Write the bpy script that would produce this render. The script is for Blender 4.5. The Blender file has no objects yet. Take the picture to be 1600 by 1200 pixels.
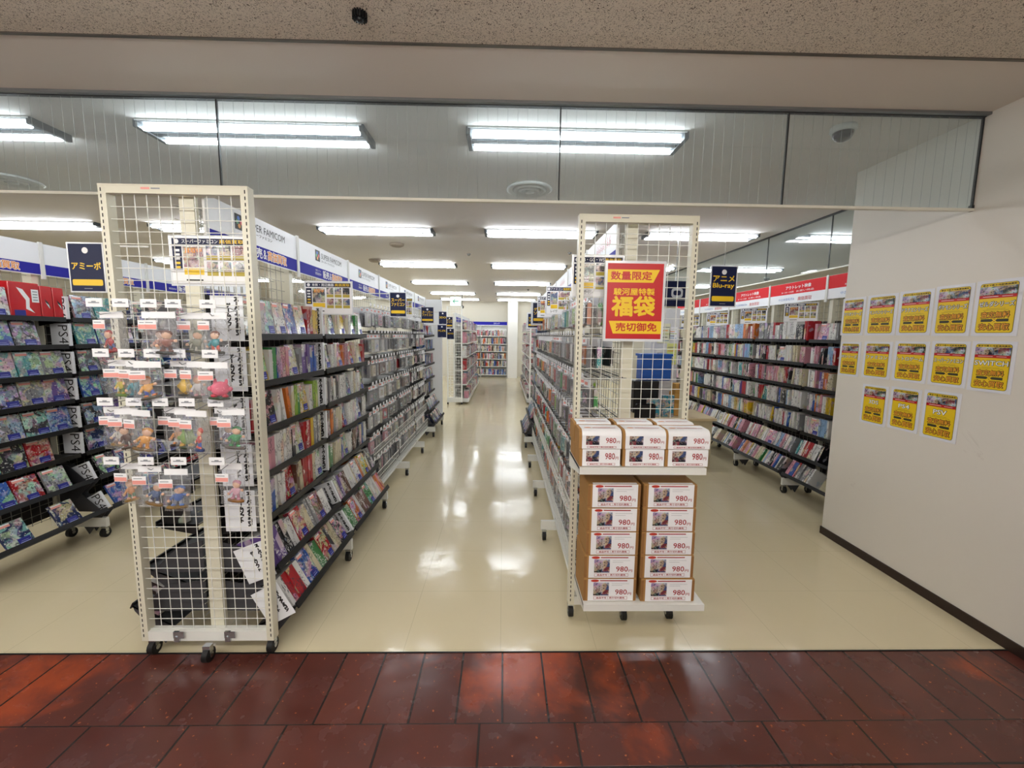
import bpy, math, random
from mathutils import Vector, Matrix, Euler

random.seed(7)
SC = bpy.context.scene
COL = SC.collection
PI = math.pi
H = 1.46                     # eye height
CEIL = 2.59                  # ceiling height
GAP = 0.0006                 # printed matter sits this far proud of its board

# ------------------------------------------------------------------ camera
def cam_basis(p, y, r):
    cy, sy, cp, sp = math.cos(y), math.sin(y), math.cos(p), math.sin(p)
    fwd = Vector((sy*cp, cy*cp, -sp)); right = Vector((cy, -sy, 0)); up = right.cross(fwd)
    cr, sr = math.cos(r), math.sin(r)
    return right*cr + up*sr, -right*sr + up*cr, fwd
cam_d = bpy.data.cameras.new('camera'); cam = bpy.data.objects.new('camera', cam_d); COL.objects.link(cam)
cr_, cu_, cf_ = cam_basis(.1165, .0215, .0120)
cam.matrix_world = Matrix(((cr_.x, cu_.x, -cf_.x, 0), (cr_.y, cu_.y, -cf_.y, 0), (cr_.z, cu_.z, -cf_.z, H), (0, 0, 0, 1)))
cam_d.sensor_fit = 'HORIZONTAL'; cam_d.sensor_width = 36.0; cam_d.lens = 36.0*655/1600
cam_d.clip_start = .02; cam_d.clip_end = 100
SC.camera = cam

# ------------------------------------------------------------------ view, world
SC.view_settings.view_transform = 'Standard'
SC.view_settings.look = 'None'
SC.view_settings.exposure = 2.1
SC.view_settings.gamma = 1
SC.view_settings.use_curve_mapping = False
w = bpy.data.worlds.new('world'); SC.world = w; w.use_nodes = True
w.node_tree.nodes['Background'].inputs[0].default_value = (.9, .93, 1, 1)
w.node_tree.nodes['Background'].inputs[1].default_value = .05
TUBE = 9.0                   # glow of the fluorescent tubes
SC.cycles.transparent_max_bounces = 20
SC.cycles.max_bounces = 6
SC.cycles.adaptive_threshold = .03
SC.cycles.sample_clamp_indirect = 6

# ------------------------------------------------------------------ materials
MATS = {}
def lin(c):
    return tuple(((v/12.92) if v <= .04045 else ((v+.055)/1.055)**2.4) for v in c)
def hexc(h):
    return lin(tuple(int(h[i:i+2], 16)/255 for i in (0, 2, 4)))
def M(name, col=None, rough=.5, metal=0, emit=None, spec=.5, coat=0):
    if name in MATS: return MATS[name]
    m = bpy.data.materials.new(name); m.use_nodes = True; MATS[name] = m
    b = m.node_tree.nodes['Principled BSDF']
    c = hexc(col) if isinstance(col, str) else (col or (.8, .8, .8))
    b.inputs['Base Color'].default_value = (*c, 1); b.inputs['Roughness'].default_value = rough
    b.inputs['Metallic'].default_value = metal; b.inputs['Specular IOR Level'].default_value = spec
    b.inputs['Coat Weight'].default_value = coat; b.inputs['Coat Roughness'].default_value = .08
    if emit:
        b.inputs['Emission Color'].default_value = (*emit[0], 1); b.inputs['Emission Strength'].default_value = emit[1]
    m.diffuse_color = (*c, 1)
    return m
class N:                     # small node helper
    def __init__(s, m): s.t = m.node_tree; s.b = s.t.nodes['Principled BSDF']
    def n(s, typ, **k):
        q = s.t.nodes.new(typ)
        for a, v in k.items():
            if a.startswith('i_'):
                key = a[2:]; key = int(key) if key.isdigit() else key.replace('_', ' ')
                q.inputs[key].default_value = v
            else: setattr(q, a, v)
        return q
    def l(s, a, b): s.t.links.new(a, b)
    def math(s, op, a, b=None, c=None):
        q = s.n('ShaderNodeMath', operation=op)
        for i, v in enumerate((a, b, c)):
            if v is None: continue
            if isinstance(v, (int, float)): q.inputs[i].default_value = v
            else: s.l(v, q.inputs[i])
        return q.outputs[0]
    def mix(s, f, a, b, mode='MIX'):
        q = s.n('ShaderNodeMix', data_type='RGBA', blend_type=mode)
        for i, v in ((0, f), (6, a), (7, b)):
            if isinstance(v, (int, float)): q.inputs[i].default_value = v
            elif isinstance(v, tuple): q.inputs[i].default_value = (*v[:3], 1)
            else: s.l(v, q.inputs[i])
        return q.outputs[2]
    def ramp(s, v, stops, interp='LINEAR'):
        q = s.n('ShaderNodeValToRGB'); q.color_ramp.interpolation = interp
        e = q.color_ramp.elements
        while len(e) < len(stops): e.new(.5)
        for i, (p, c) in enumerate(stops):
            e[i].position = p; e[i].color = (*c, 1) if isinstance(c, tuple) else (c, c, c, 1)
        s.l(v, q.inputs[0]); return q.outputs[0]
    def coord(s, kind='Object', rnd=False, scale=(1, 1, 1)):
        tc = s.n('ShaderNodeTexCoord'); v = tc.outputs[kind]
        if rnd:
            oi = s.n('ShaderNodeObjectInfo'); a = s.n('ShaderNodeVectorMath', operation='SCALE')
            a.inputs[0].default_value = (3.1, 5.7, 7.3); s.l(oi.outputs['Random'], a.inputs[3])
            d = s.n('ShaderNodeVectorMath', operation='ADD'); s.l(v, d.inputs[0]); s.l(a.outputs[0], d.inputs[1]); v = d.outputs[0]
        mp = s.n('ShaderNodeMapping'); mp.inputs['Scale'].default_value = scale; s.l(v, mp.inputs[0])
        return mp.outputs[0]
    def noise(s, vec, scale, detail=3, rough=.5, dist=0):
        q = s.n('ShaderNodeTexNoise'); q.inputs['Scale'].default_value = scale; q.inputs['Detail'].default_value = detail
        q.inputs['Roughness'].default_value = rough; q.inputs['Distortion'].default_value = dist; s.l(vec, q.inputs['Vector']); return q
    def base(s, c): s.l(c, s.b.inputs['Base Color'])
    def bump(s, h, strength=.2, dist=.002):
        q = s.n('ShaderNodeBump'); q.inputs['Strength'].default_value = strength; q.inputs['Distance'].default_value = dist
        s.l(h, q.inputs['Height']); s.l(q.outputs[0], s.b.inputs['Normal'])

def mat_art(name, fixed=None, scale=30, rough=.25, mixf=.55):      # printed cover picture
    m = M(name, rough=rough, coat=.3); n = N(m)
    v = n.coord(rnd=fixed is None, scale=(1, 1, 1))
    vo = n.n('ShaderNodeTexVoronoi', feature='F1'); vo.inputs['Scale'].default_value = scale
    nz = n.noise(v, scale*1.3, 3, .6, 1.5)
    ad = n.n('ShaderNodeVectorMath', operation='MULTIPLY_ADD'); n.l(nz.outputs['Color'], ad.inputs[0]); ad.inputs[1].default_value = (.03, .03, .03); n.l(v, ad.inputs[2])
    n.l(ad.outputs[0], vo.inputs['Vector'])
    if fixed is None: base = n.n('ShaderNodeObjectInfo').outputs['Color']
    else: base = hexc(fixed) if isinstance(fixed, str) else fixed
    cell = n.n('ShaderNodeHueSaturation'); cell.inputs['Saturation'].default_value = .55; n.l(vo.outputs['Color'], cell.inputs['Color'])
    acc = n.n('ShaderNodeCombineColor', mode='HSV'); acc.inputs[1].default_value = .55; acc.inputs[2].default_value = .55
    if fixed is None:
        r_ = n.n('ShaderNodeObjectInfo').outputs['Random']; n.l(n.math('FRACT', n.math('MULTIPLY', r_, 7.3)), acc.inputs[0])
    else: acc.inputs[0].default_value = .08
    big = n.noise(v, scale*.5, 2, .5, .8)
    c = n.mix(n.ramp(big.outputs[0], [(.50, 0.), (.54, .75)]), base, acc.outputs[0])          # main figure
    c = n.mix(n.math('MULTIPLY', n.ramp(big.outputs[1], [(.45, 0.), (.6, 1.)]), mixf), c, cell.outputs[0])
    fine = n.noise(v, scale*3, 2)
    c = n.mix(n.ramp(fine.outputs[0], [(.60, 0.), (.64, .8)]), c, (.03, .03, .05))
    c = n.mix(n.ramp(fine.outputs[0], [(.33, .85), (.37, 0.)]), c, (.72, .72, .68) if fixed is None else (.45, .42, .4))
    n.base(c); return m
def mat_spine(name, fixed=None, rough=.35):                        # printed spine: a run of title strokes on the case colour
    m = M(name, rough=rough, coat=.2); n = N(m)
    v = n.coord(rnd=fixed is None, scale=(1, 1, 1))
    base = n.n('ShaderNodeObjectInfo').outputs['Color'] if fixed is None else (hexc(fixed) if isinstance(fixed, str) else fixed)
    v2 = n.coord(rnd=fixed is None, scale=(1, 1, .45)); a = n.noise(v2, 210, 1, .5); b = n.noise(v, 12, 1)
    lines = n.math('MULTIPLY', n.ramp(a.outputs[0], [(.53, 0.), (.57, .85)]), n.ramp(b.outputs[0], [(.5, 0.), (.54, 1.)]))
    bw = n.n('ShaderNodeSeparateColor', mode='HSV')
    if fixed is None: n.l(base, bw.inputs[0])
    else: bw.inputs[0].default_value = (*base, 1)
    ink = n.mix(n.math('GREATER_THAN', bw.outputs[2], .35), (.9, .9, .85), (.05, .04, .06))
    band = n.noise(v, 9, 0)
    c = n.mix(n.ramp(band.outputs[0], [(.6, 0.), (.62, .6)], 'LINEAR'), base, band.outputs['Color'])
    c = n.mix(lines, c, ink); n.base(c); return m

white = M('white_card', 'eceef2', .4)
cream = M('cream_paint', 'dcd8c4', .35)
enamel = M('white_enamel', 'e6e6e0', .3)
black = M('black_steel', '141416', .45)
dkgrey = M('charcoal_panel', '3c3c40', .6)
rubber = M('black_rubber', '0b0b0c', .6)
chrome = M('zinc_steel', 'b9bcc0', .25, 1)
blue = M('sticker_blue', '22278a', .4)
hblue = M('header_blue', '2c2aa0', .6, spec=.15)
navy = M('navy_print', '0b1640', .45, spec=.3)
yellow = M('yellow_print', 'f2c81c', .4)
orange = M('orange_print', 'f09a30', .45)
red = M('red_print', 'c4161c', .4)
hred = M('header_red', 'e02830', .6, spec=.15)
pink = M('pink_print', 'eda096', .5)
ink = M('black_ink', '08080a', .5)
pwhite = M('white_paper', 'f2f2f4', .5)
grey = M('grey_print', '8d9096', .5)
dred = M('dark_red_ink', 'a3141c', .5)
kraft = M('kraft_cardboard', 'a97d45', .8)
kraft2 = M('kraft_cardboard_edge', '93683a', .8)
slot = M('slot_hole', '1c1a18', .8)
lamin = M('clear_laminate_border', 'dde0e4', .2, coat=.3)
art = mat_art('cover_art')
art_small = mat_art('cover_art_fine', scale=55, mixf=.7)
spine = mat_spine('spine_print')
arts = [mat_art('poster_picture_%s' % k, c, 45, mixf=.7) for k, c in (('blue', '42527a'), ('dark', '24242e'), ('rose', '7c3a42'), ('green', '3a4a3c'))]

# clear plastics
def mat_clear(name, alpha=.14, tint=(1, 1, 1), rough=.08, body=(.9, .92, .95), bump=0):
    m = bpy.data.materials.new(name); m.use_nodes = True; MATS[name] = m
    t = m.node_tree; t.nodes.clear()
    o = t.nodes.new('ShaderNodeOutputMaterial'); tr = t.nodes.new('ShaderNodeBsdfTransparent'); tr.inputs[0].default_value = (*tint, 1)
    gl = t.nodes.new('ShaderNodeBsdfGlossy'); gl.inputs['Roughness'].default_value = rough
    df = t.nodes.new('ShaderNodeBsdfDiffuse'); df.inputs[0].default_value = (*body, 1)
    ge = t.nodes.new('ShaderNodeNewGeometry'); dp = t.nodes.new('ShaderNodeVectorMath'); dp.operation = 'DOT_PRODUCT'
    t.links.new(ge.outputs['Incoming'], dp.inputs[0]); t.links.new(ge.outputs['Normal'], dp.inputs[1])
    prev = dp.outputs['Value']                      # Schlick reflectance from the angle of view
    for op, k in (('ABSOLUTE', None), ('SUBTRACT', 1.0), ('POWER', 5.0), ('MULTIPLY_ADD', .95)):
        q = t.nodes.new('ShaderNodeMath'); q.operation = op
        if op == 'SUBTRACT': q.inputs[0].default_value = 1.0; t.links.new(prev, q.inputs[1])
        else:
            t.links.new(prev, q.inputs[0])
            if k: q.inputs[1].default_value = k
            if op == 'MULTIPLY_ADD': q.inputs[2].default_value = .045
        prev = q.outputs[0]
    fr = dp
    m1 = t.nodes.new('ShaderNodeMixShader'); m1.inputs[0].default_value = alpha
    m2 = t.nodes.new('ShaderNodeMixShader')
    L = t.links.new
    L(tr.outputs[0], m1.inputs[1]); L(df.outputs[0], m1.inputs[2]); L(prev, m2.inputs[0]); L(m1.outputs[0], m2.inputs[1]); L(gl.outputs[0], m2.inputs[2]); L(m2.outputs[0], o.inputs[0])
    if bump:
        tc = t.nodes.new('ShaderNodeTexCoord'); nz = t.nodes.new('ShaderNodeTexNoise'); nz.inputs['Scale'].default_value = 28; nz.inputs['Distortion'].default_value = 1.5
        bp = t.nodes.new('ShaderNodeBump'); bp.inputs['Strength'].default_value = bump; bp.inputs['Distance'].default_value = .02
        L(tc.outputs['Object'], nz.inputs['Vector']); L(nz.outputs[0], bp.inputs['Height'])
        L(bp.outputs[0], gl.inputs['Normal']); L(bp.outputs[0], dp.inputs[1])
    return m
glass = mat_clear('fascia_glass', .085, (.88, .92, .92), .0, (.72, .8, .84))  # pale diffuse body paints a milky bluish reflection haze into the panes
bagfilm = mat_clear('bag_film', .08, (.97, .98, 1), .12, bump=.9)
cartfilm = mat_clear('cartridge_bag_film', .14, (.97, .97, .98), .25, (.85, .86, .9), bump=.3)

# ------------------------------------------------------------------ mesh building
def tri_text(body, bold, cache={}):
    k = (body, bold)
    if k in cache: return cache[k]
    c = bpy.data.curves.new('lettering', 'FONT'); c.body = body; c.size = 1; c.resolution_u = 2; c.offset = bold
    o = bpy.data.objects.new('lettering', c); COL.objects.link(o)
    dg = bpy.context.evaluated_depsgraph_get(); me = bpy.data.meshes.new_from_object(o.evaluated_get(dg))
    vs = [(v.co.x, v.co.y) for v in me.vertices]; fs = [tuple(p.vertices) for p in me.polygons]
    bpy.data.objects.remove(o); bpy.data.curves.remove(c); bpy.data.meshes.remove(me)
    x0 = min(v[0] for v in vs); x1 = max(v[0] for v in vs); y0 = min(v[1] for v in vs); y1 = max(v[1] for v in vs)
    cache[k] = ([((x-x0)/(x1-x0), (y-y0)/(y1-y0)) for x, y in vs], fs, (x1-x0)/(y1-y0))
    return cache[k]

class MB:
    def __init__(s, T=None): s.v = []; s.f = []; s.m = []; s.mats = []; s.T = T or Matrix(); s.sm = []
    def mi(s, m):
        if m not in s.mats: s.mats.append(m)
        return s.mats.index(m)
    def add(s, vs, fs, mat, smooth=False):
        o = len(s.v); s.v += [tuple(s.T @ Vector(p)) for p in vs]; k = s.mi(mat)
        for f in fs: s.f.append(tuple(i+o for i in f)); s.m.append(k); s.sm.append(smooth)
        return s
    def box(s, x0, x1, y0, y1, z0, z1, mat, R=None):
        vs = [(x, y, z) for z in (z0, z1) for y in (y0, y1) for x in (x0, x1)]
        if R: vs = [tuple(R @ Vector(p)) for p in vs]
        return s.add(vs, [(0, 2, 3, 1), (4, 5, 7, 6), (0, 1, 5, 4), (1, 3, 7, 5), (3, 2, 6, 7), (2, 0, 4, 6)], mat)
    def box6(s, x0, x1, y0, y1, z0, z1, mats):   # mats: bottom, top, -y, +x, +y, -x
        vs = [(x, y, z) for z in (z0, z1) for y in (y0, y1) for x in (x0, x1)]
        F = [(0, 2, 3, 1), (4, 5, 7, 6), (0, 1, 5, 4), (1, 3, 7, 5), (3, 2, 6, 7), (2, 0, 4, 6)]
        o = len(s.v); s.v += [tuple(s.T @ Vector(p)) for p in vs]
        for f, m in zip(F, mats): s.f.append(tuple(i+o for i in f)); s.m.append(s.mi(m)); s.sm.append(False)
        return s
    def bevbox(s, x0, x1, y0, y1, z0, z1, b, mat):   # box whose four upright edges and rims are chamfered
        vs = []; rings = [(z0, b), (z0+b, 0), (z1-b, 0), (z1, b)]
        for z, i in rings:
            c = b if i == 0 else b*1.6
            X0, X1, Y0, Y1 = x0+i, x1-i, y0+i, y1-i
            vs += [(X0+c, Y0, z), (X1-c, Y0, z), (X1, Y0+c, z), (X1, Y1-c, z), (X1-c, Y1, z), (X0+c, Y1, z), (X0, Y1-c, z), (X0, Y0+c, z)]
        fs = [tuple(range(7, -1, -1)), tuple(range(24, 32))]
        for r in range(3):
            for k in range(8): fs.append((r*8+k, r*8+(k+1) % 8, r*8+8+(k+1) % 8, r*8+8+k))
        return s.add(vs, fs, mat)
    def cyl(s, p0, p1, r, mat, n=8, r1=None, cap=True, smooth=True):
        p0, p1 = Vector(p0), Vector(p1); d = (p1-p0).normalized(); a = d.orthogonal().normalized(); b = d.cross(a); r1 = r if r1 is None else r1
        vs = []
        for p, q in ((p0, r), (p1, r1)):
            for i in range(n): t = 2*PI*i/n; vs.append(tuple(p + a*math.cos(t)*q + b*math.sin(t)*q))
        s.add(vs, [(i, (i+1) % n, n+(i+1) % n, n+i) for i in range(n)], mat, smooth)
        if cap: s.add(vs, [tuple(range(n-1, -1, -1)), tuple(range(n, 2*n))], mat)
        return s
    def wire(s, pts, r, mat, n=5):
        for a, b in zip(pts, pts[1:]): s.cyl(a, b, r, mat, n)
        return s
    def ball(s, c, r, mat, n=8, k=6, sc=(1, 1, 1)):
        vs = [(c[0], c[1], c[2]+r*sc[2])]
        for j in range(1, k):
            ph = PI*j/k
            for i in range(n): t = 2*PI*i/n; vs.append((c[0]+r*sc[0]*math.sin(ph)*math.cos(t), c[1]+r*sc[1]*math.sin(ph)*math.sin(t), c[2]+r*sc[2]*math.cos(ph)))
        vs.append((c[0], c[1], c[2]-r*sc[2])); L = len(vs)-1
        fs = [(0, 1+i, 1+(i+1) % n) for i in range(n)]
        for j in range(k-2):
            for i in range(n): fs.append((1+j*n+i, 1+(j+1)*n+i, 1+(j+1)*n+(i+1) % n, 1+j*n+(i+1) % n))
        fs += [(L, 1+(k-2)*n+(i+1) % n, 1+(k-2)*n+i) for i in range(n)]
        return s.add(vs, fs, mat, True)
    def lathe(s, c, prof, mat, n=16, sc=1):      # prof: (radius, z) pairs
        vs = []
        for r, z in prof:
            for i in range(n): t = 2*PI*i/n; vs.append((c[0]+r*math.cos(t), c[1]+r*math.sin(t)*sc, c[2]+z))
        fs = []
        for j in range(len(prof)-1):
            for i in range(n): fs.append((j*n+i, j*n+(i+1) % n, (j+1)*n+(i+1) % n, (j+1)*n+i))
        fs.append(tuple(range((len(prof)-1)*n, len(prof)*n))); fs.append(tuple(range(n-1, -1, -1)))
        return s.add(vs, fs, mat, True)
    # flat print, given in the plane of an origin and two directions
    def plane(s, O, U, V): s.O, s.U, s.V = Vector(O), Vector(U), Vector(V); s.Nn = s.U.cross(s.V).normalized(); return s
    def rect(s, x0, y0, x1, y1, mat, lift=1):
        P = lambda a, b: tuple(s.O + s.U*a + s.V*b + s.Nn*GAP*lift)
        return s.add([P(x0, y0), P(x1, y0), P(x1, y1), P(x0, y1)], [(0, 1, 2, 3)], mat)
    def poly(s, pts, mat, lift=1):
        return s.add([tuple(s.O + s.U*a + s.V*b + s.Nn*GAP*lift) for a, b in pts], [tuple(range(len(pts)))], mat)
    def rrect(s, x0, y0, x1, y1, r, mat, lift=1):
        pts = []
        for cx, cy, a0 in ((x1-r, y0+r, -90), (x1-r, y1-r, 0), (x0+r, y1-r, 90), (x0+r, y0+r, 180)):
            for k in range(4): a = math.radians(a0+k*30); pts.append((cx+r*math.cos(a), cy+r*math.sin(a)))
        return s.poly(pts, mat, lift)
    def disc(s, x, y, r, mat, lift=1, n=16, ry=None):
        return s.poly([(x+r*math.cos(2*PI*i/n), y+(ry or r)*math.sin(2*PI*i/n)) for i in range(n)], mat, lift)
    def text(s, body, x0, y0, x1, y1, mat, lift=2, bold=.015, vertical=False, fit=False, rot=False):
        if bold > .012:                   # heavier strokes: the same glyphs laid side by side
            e = (y1-y0)*bold*.9
            for q, (dx, dy) in enumerate(((-e, 0), (e, 0), (0, -e), (0, e), (-e*.7, -e*.7), (e*.7, e*.7), (e*.7, -e*.7), (-e*.7, e*.7))):
                s.text(body, x0+dx, y0+dy, x1+dx, y1+dy, mat, lift-.72+q*.08, 0, vertical, fit, rot)
            bold = 0
            if vertical: return s
        vs, fs, asp = tri_text(body, bold)
        if vertical:                      # one glyph below the other
            n = len(body); h = (y1-y0)/n
            for i, ch in enumerate(body):
                if ch == 'ー': s.rect((x0+x1)/2-.04*h, y1-(i+.9)*h, (x0+x1)/2+.04*h, y1-(i+.1)*h, mat, lift)
                elif ch != ' ': s.text(ch, x0, y1-(i+.93)*h, x1, y1-(i+.07)*h, mat, lift, bold)
            return s
        W, Hh = x1-x0, y1-y0
        if rot:                           # reads downwards
            P = lambda a, b: tuple(s.O + s.U*(x0+b*W) + s.V*(y1-a*Hh) + s.Nn*GAP*lift)
        else:
            if not fit:
                if W/Hh > asp: d = (W-Hh*asp)/2; x0 += d; W = Hh*asp
            P = lambda a, b: tuple(s.O + s.U*(x0+a*W) + s.V*(y0+b*Hh) + s.Nn*GAP*lift)
        return s.add([P(a, b) for a, b in vs], fs, mat)
    def otext(s, body, x0, y0, x1, y1, mat, omat, lift=2, bold=.02, out=.06, fit=False):   # outlined lettering
        s.text(body, x0, y0, x1, y1, omat, lift, bold+out*1.3, fit=True)
        return s.text(body, x0, y0, x1, y1, mat, lift+1, bold, fit=True)
    def build(s, name, parent=None, loc=None, rot=None):
        me = bpy.data.meshes.new(name); me.from_pydata(s.v, [], s.f)
        for m in s.mats: me.materials.append(m)
        me.polygons.foreach_set('material_index', s.m); me.polygons.foreach_set('use_smooth', s.sm); me.update()
        o = bpy.data.objects.new(name, me); COL.objects.link(o)
        if parent: o.parent = parent
        if loc is not None: o.location = loc
        if rot is not None: o.rotation_euler = rot
        return o

def tag(o, label, cat, group=None, kind=None):
    o['label'] = label; o['category'] = cat
    if group: o['group'] = group
    if kind: o['kind'] = kind
    return o
def thing(name, label, cat, loc=(0, 0, 0), rot=(0, 0, 0), group=None):
    o = bpy.data.objects.new(name, None); COL.objects.link(o); o.empty_display_size = .05
    o.location = loc; o.rotation_euler = rot
    return tag(o, label, cat, group)
def dup(o, parent=None):
    c = o.copy(); COL.objects.link(c)
    if parent is not None: c.parent = parent
    for ch in KIDS.get(o.name, ()): dup(ch, c)
    return c
KIDS = {}
def index_kids():
    KIDS.clear()
    for o in COL.objects:
        if o.parent: KIDS.setdefault(o.parent.name, []).append(o)
def copy_thing(o):
    index_kids(); return dup(o)
def struct(o): o['kind'] = 'structure'; return o
ORD = ['zeroth', 'first', 'second', 'third', 'fourth', 'fifth', 'sixth', 'seventh', 'eighth', 'ninth', 'tenth', 'eleventh', 'twelfth', 'thirteenth', 'fourteenth',
       'fifteenth', 'sixteenth', 'seventeenth', 'eighteenth', 'nineteenth', 'twentieth']
def nth(k):
    if k <= 20: return ORD[k]
    t, u = divmod(k, 10); tens = ['', '', 'twenty', 'thirty', 'forty', 'fifty'][t]
    return tens+'-'+ORD[u] if u else {2: 'twentieth', 3: 'thirtieth', 4: 'fortieth', 5: 'fiftieth'}[t]

# ================================================================== THE SETTING
# shop floor: glossy beige vinyl squares
m = M('beige_vinyl', rough=.1, coat=.0); n = N(m); v = n.coord()
nz = n.noise(v, 1.2, 4); fine = n.noise(v, 30, 3)
sep = n.n('ShaderNodeSeparateXYZ'); n.l(v, sep.inputs[0])
seam = n.math('MAXIMUM', n.math('LESS_THAN', n.math('PINGPONG', sep.outputs[0], .225), .0012), n.math('LESS_THAN', n.math('PINGPONG', sep.outputs[1], .225), .0012))
c = n.mix(nz.outputs[0], hexc('d3c6a2'), hexc('dccfb0'))
c = n.mix(n.math('MULTIPLY', seam, .35), c, hexc('8c8468'))
sc_ = n.noise(v, 5, 6, .75, .6); c = n.mix(n.ramp(sc_.outputs[0], [(.68, 0.), (.76, .25)]), c, hexc('8e8668'))
n.base(c); n.b.inputs['Specular IOR Level'].default_value = .6
n.l(n.ramp(n.noise(v, 2.3, 3).outputs[0], [(.3, .09), (.7, .17)]), n.b.inputs['Roughness'])
wob = n.noise(v, 7, 2); n.bump(wob.outputs[0], .25, .006)
FY = 1.785
struct(MB().box(-9, 9, FY, 15, -.1, 0, m).build('floor'))

# hall floor: worn red quarry tiles, a soldier course then running tiles
def tiles(name, w_, h_, ox, oy):
    m = M(name, rough=.3); n = N(m); tc = n.coord()
    mp = n.n('ShaderNodeMapping'); mp.inputs['Location'].default_value = (-ox, -oy, 0); n.l(tc, mp.inputs[0])
    b = n.n('ShaderNodeTexBrick'); b.offset = 0; b.inputs['Scale'].default_value = 1; b.inputs['Mortar Size'].default_value = .0045; b.inputs['Mortar Smooth'].default_value = .3
    b.inputs['Brick Width'].default_value = w_; b.inputs['Row Height'].default_value = h_; n.l(mp.outputs[0], b.inputs['Vector'])
    b.inputs['Color1'].default_value = (*hexc('5c312a'), 1); b.inputs['Color2'].default_value = (*hexc('6a3a30'), 1); b.inputs['Mortar'].default_value = (*hexc('3c2f28'), 1)
    worn = n.noise(tc, 4.5, 4, .55, .4); wear = worn.outputs[0]          # coating worn through where people walk in
    for cx, cy, rx, ry, am in ((.16, 1.72, .52, .26, .40), (-1.95, 1.62, .40, .28, .34), (.45, 1.35, .3, .2, .2), (2.2, 1.7, .2, .15, .24), (-2.3, 1.4, .3, .2, .3)):
        mp2 = n.n('ShaderNodeMapping', vector_type='TEXTURE'); mp2.inputs['Location'].default_value = (cx, cy, 0); mp2.inputs['Scale'].default_value = (rx, ry, 9); n.l(tc, mp2.inputs[0])
        ln = n.n('ShaderNodeVectorMath', operation='LENGTH'); n.l(mp2.outputs[0], ln.inputs[0])
        wear = n.math('ADD', wear, n.math('MULTIPLY', n.math('MAXIMUM', n.math('SUBTRACT', 1.3, ln.outputs['Value']), 0.), am))
    c = n.mix(n.ramp(wear, [(.66, 0.), (.92, .9)]), b.outputs[0], hexc('b04e2a'))
    sp = n.noise(tc, 55, 2); c = n.mix(n.ramp(sp.outputs[0], [(.70, 0.), (.72, .9)]), c, hexc('c46a3c'))
    c = n.mix(b.outputs['Fac'], c, hexc('2a2320'))
    dk = n.noise(tc, 4, 4); c = n.mix(n.ramp(dk.outputs[0], [(.3, .3), (.7, 0.)]), c, hexc('33201e'))
    n.base(c); n.l(n.ramp(n.noise(tc, 9, 4).outputs[0], [(.3, .14), (.7, .32)]), n.b.inputs['Roughness'])
    hgt = n.math('ADD', n.math('MULTIPLY', n.math('SUBTRACT', 1., b.outputs['Fac']), 1.), n.math('MULTIPLY', n.noise(tc, 18, 2).outputs[0], .2))
    n.bump(hgt, .5, .004)
    return m
struct(MB().box(-9, 9, 1.43, FY-.002, -.1, -.001, tiles('soldier_tiles', .178, .6, .009, 1.3)).build('floor_hall_edge'))
struct(MB().box(-9, 9, -4, 1.43, -.1, -.001, tiles('running_tiles', .36, .168, -.077, 1.43-.168*33)).build('floor_hall'))
struct(MB().box(-9, 9, FY-.004, FY+.004, -.05, .0015, ink).build('trim_1'))

# ceilings
m = M('plaster_ceiling', rough=.7); n = N(m); v = n.coord(); sep = n.n('ShaderNodeSeparateXYZ'); n.l(v, sep.inputs[0])
n.base(n.mix(n.noise(v, .8, 2).outputs[0], hexc('e6e1dd'), hexc('eeeae6')))
struct(MB().box(-9, 9, 2.2, 15, CEIL, CEIL+.1, m).build('ceiling'))
smooth = M('smooth_board', 'e2d9d0', .6)
struct(MB().box(-9, 9, 1.8, 2.2, CEIL, CEIL+.1, smooth).build('ceiling_strip'))
m = M('fissured_ceiling', rough=.9); n = N(m); v = n.coord(scale=(1, 1, 1))
a = n.noise(v, 100, 3, .6, 2.6); b = n.noise(v, 20, 1)
n.base(n.mix(n.ramp(a.outputs[0], [(.57, 0.), (.60, .95)]), n.mix(b.outputs[0], hexc('dcd2c4'), hexc('e6dccd')), hexc('4a4036')))
n.bump(a.outputs[0], .4, -.004)
struct(MB().box(-9, 9, -4, 1.79, CEIL, CEIL+.1, m).build('ceiling_hall'))
struct(MB().box(-9, 9, 1.788, 1.802, CEIL-.004, CEIL+.05, M('aluminium_bead', '6b665e', .4, .6)).build('trim_2'))

# walls
m = M('painted_wall', rough=.6); n = N(m); v = n.coord()
n.base(n.mix(n.ramp(n.noise(v, 3.5, 5, .7, .8).outputs[0], [(.66, 0.), (.74, .22)]), hexc('dfd9cf'), hexc('8f8272')))
WX = 2.416
struct(MB().box(WX, WX+.17, -4, 2.97, 0, CEIL, m).build('wall_right'))
struct(MB().box(WX+.17, 9, 2.80, 2.97, 0, CEIL, m).build('wall_return'))
brown = M('brown_vinyl', '2c1c17', .4)
struct(MB().box(WX-.008, WX, -4, 2.978, 0, .055, brown).build('baseboard_right'))
struct(MB().box(WX, WX+.17, 2.97, 2.978, 0, .055, brown).build('baseboard_end'))
far = M('far_wall_paint', 'd8d2c2', .6)
struct(MB().box(-9, 9, 14.75, 14.9, 0, CEIL, far).build('wall_far'))
struct(MB().box(.14, .47, 14.2, 14.75, 0, CEIL, M('pillar_paint', 'eceae4', .5)).build('wall_pillar'))
struct(MB().box(-9.1, -9, -4, 15, 0, CEIL, far).build('wall_left'))
struct(MB().box(9, 9.1, 2.8, 15, 0, CEIL, far).build('wall_side'))
struct(MB().box(-9, 2.6, -4.1, -4, 0, CEIL, far).build('wall_hall'))

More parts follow.
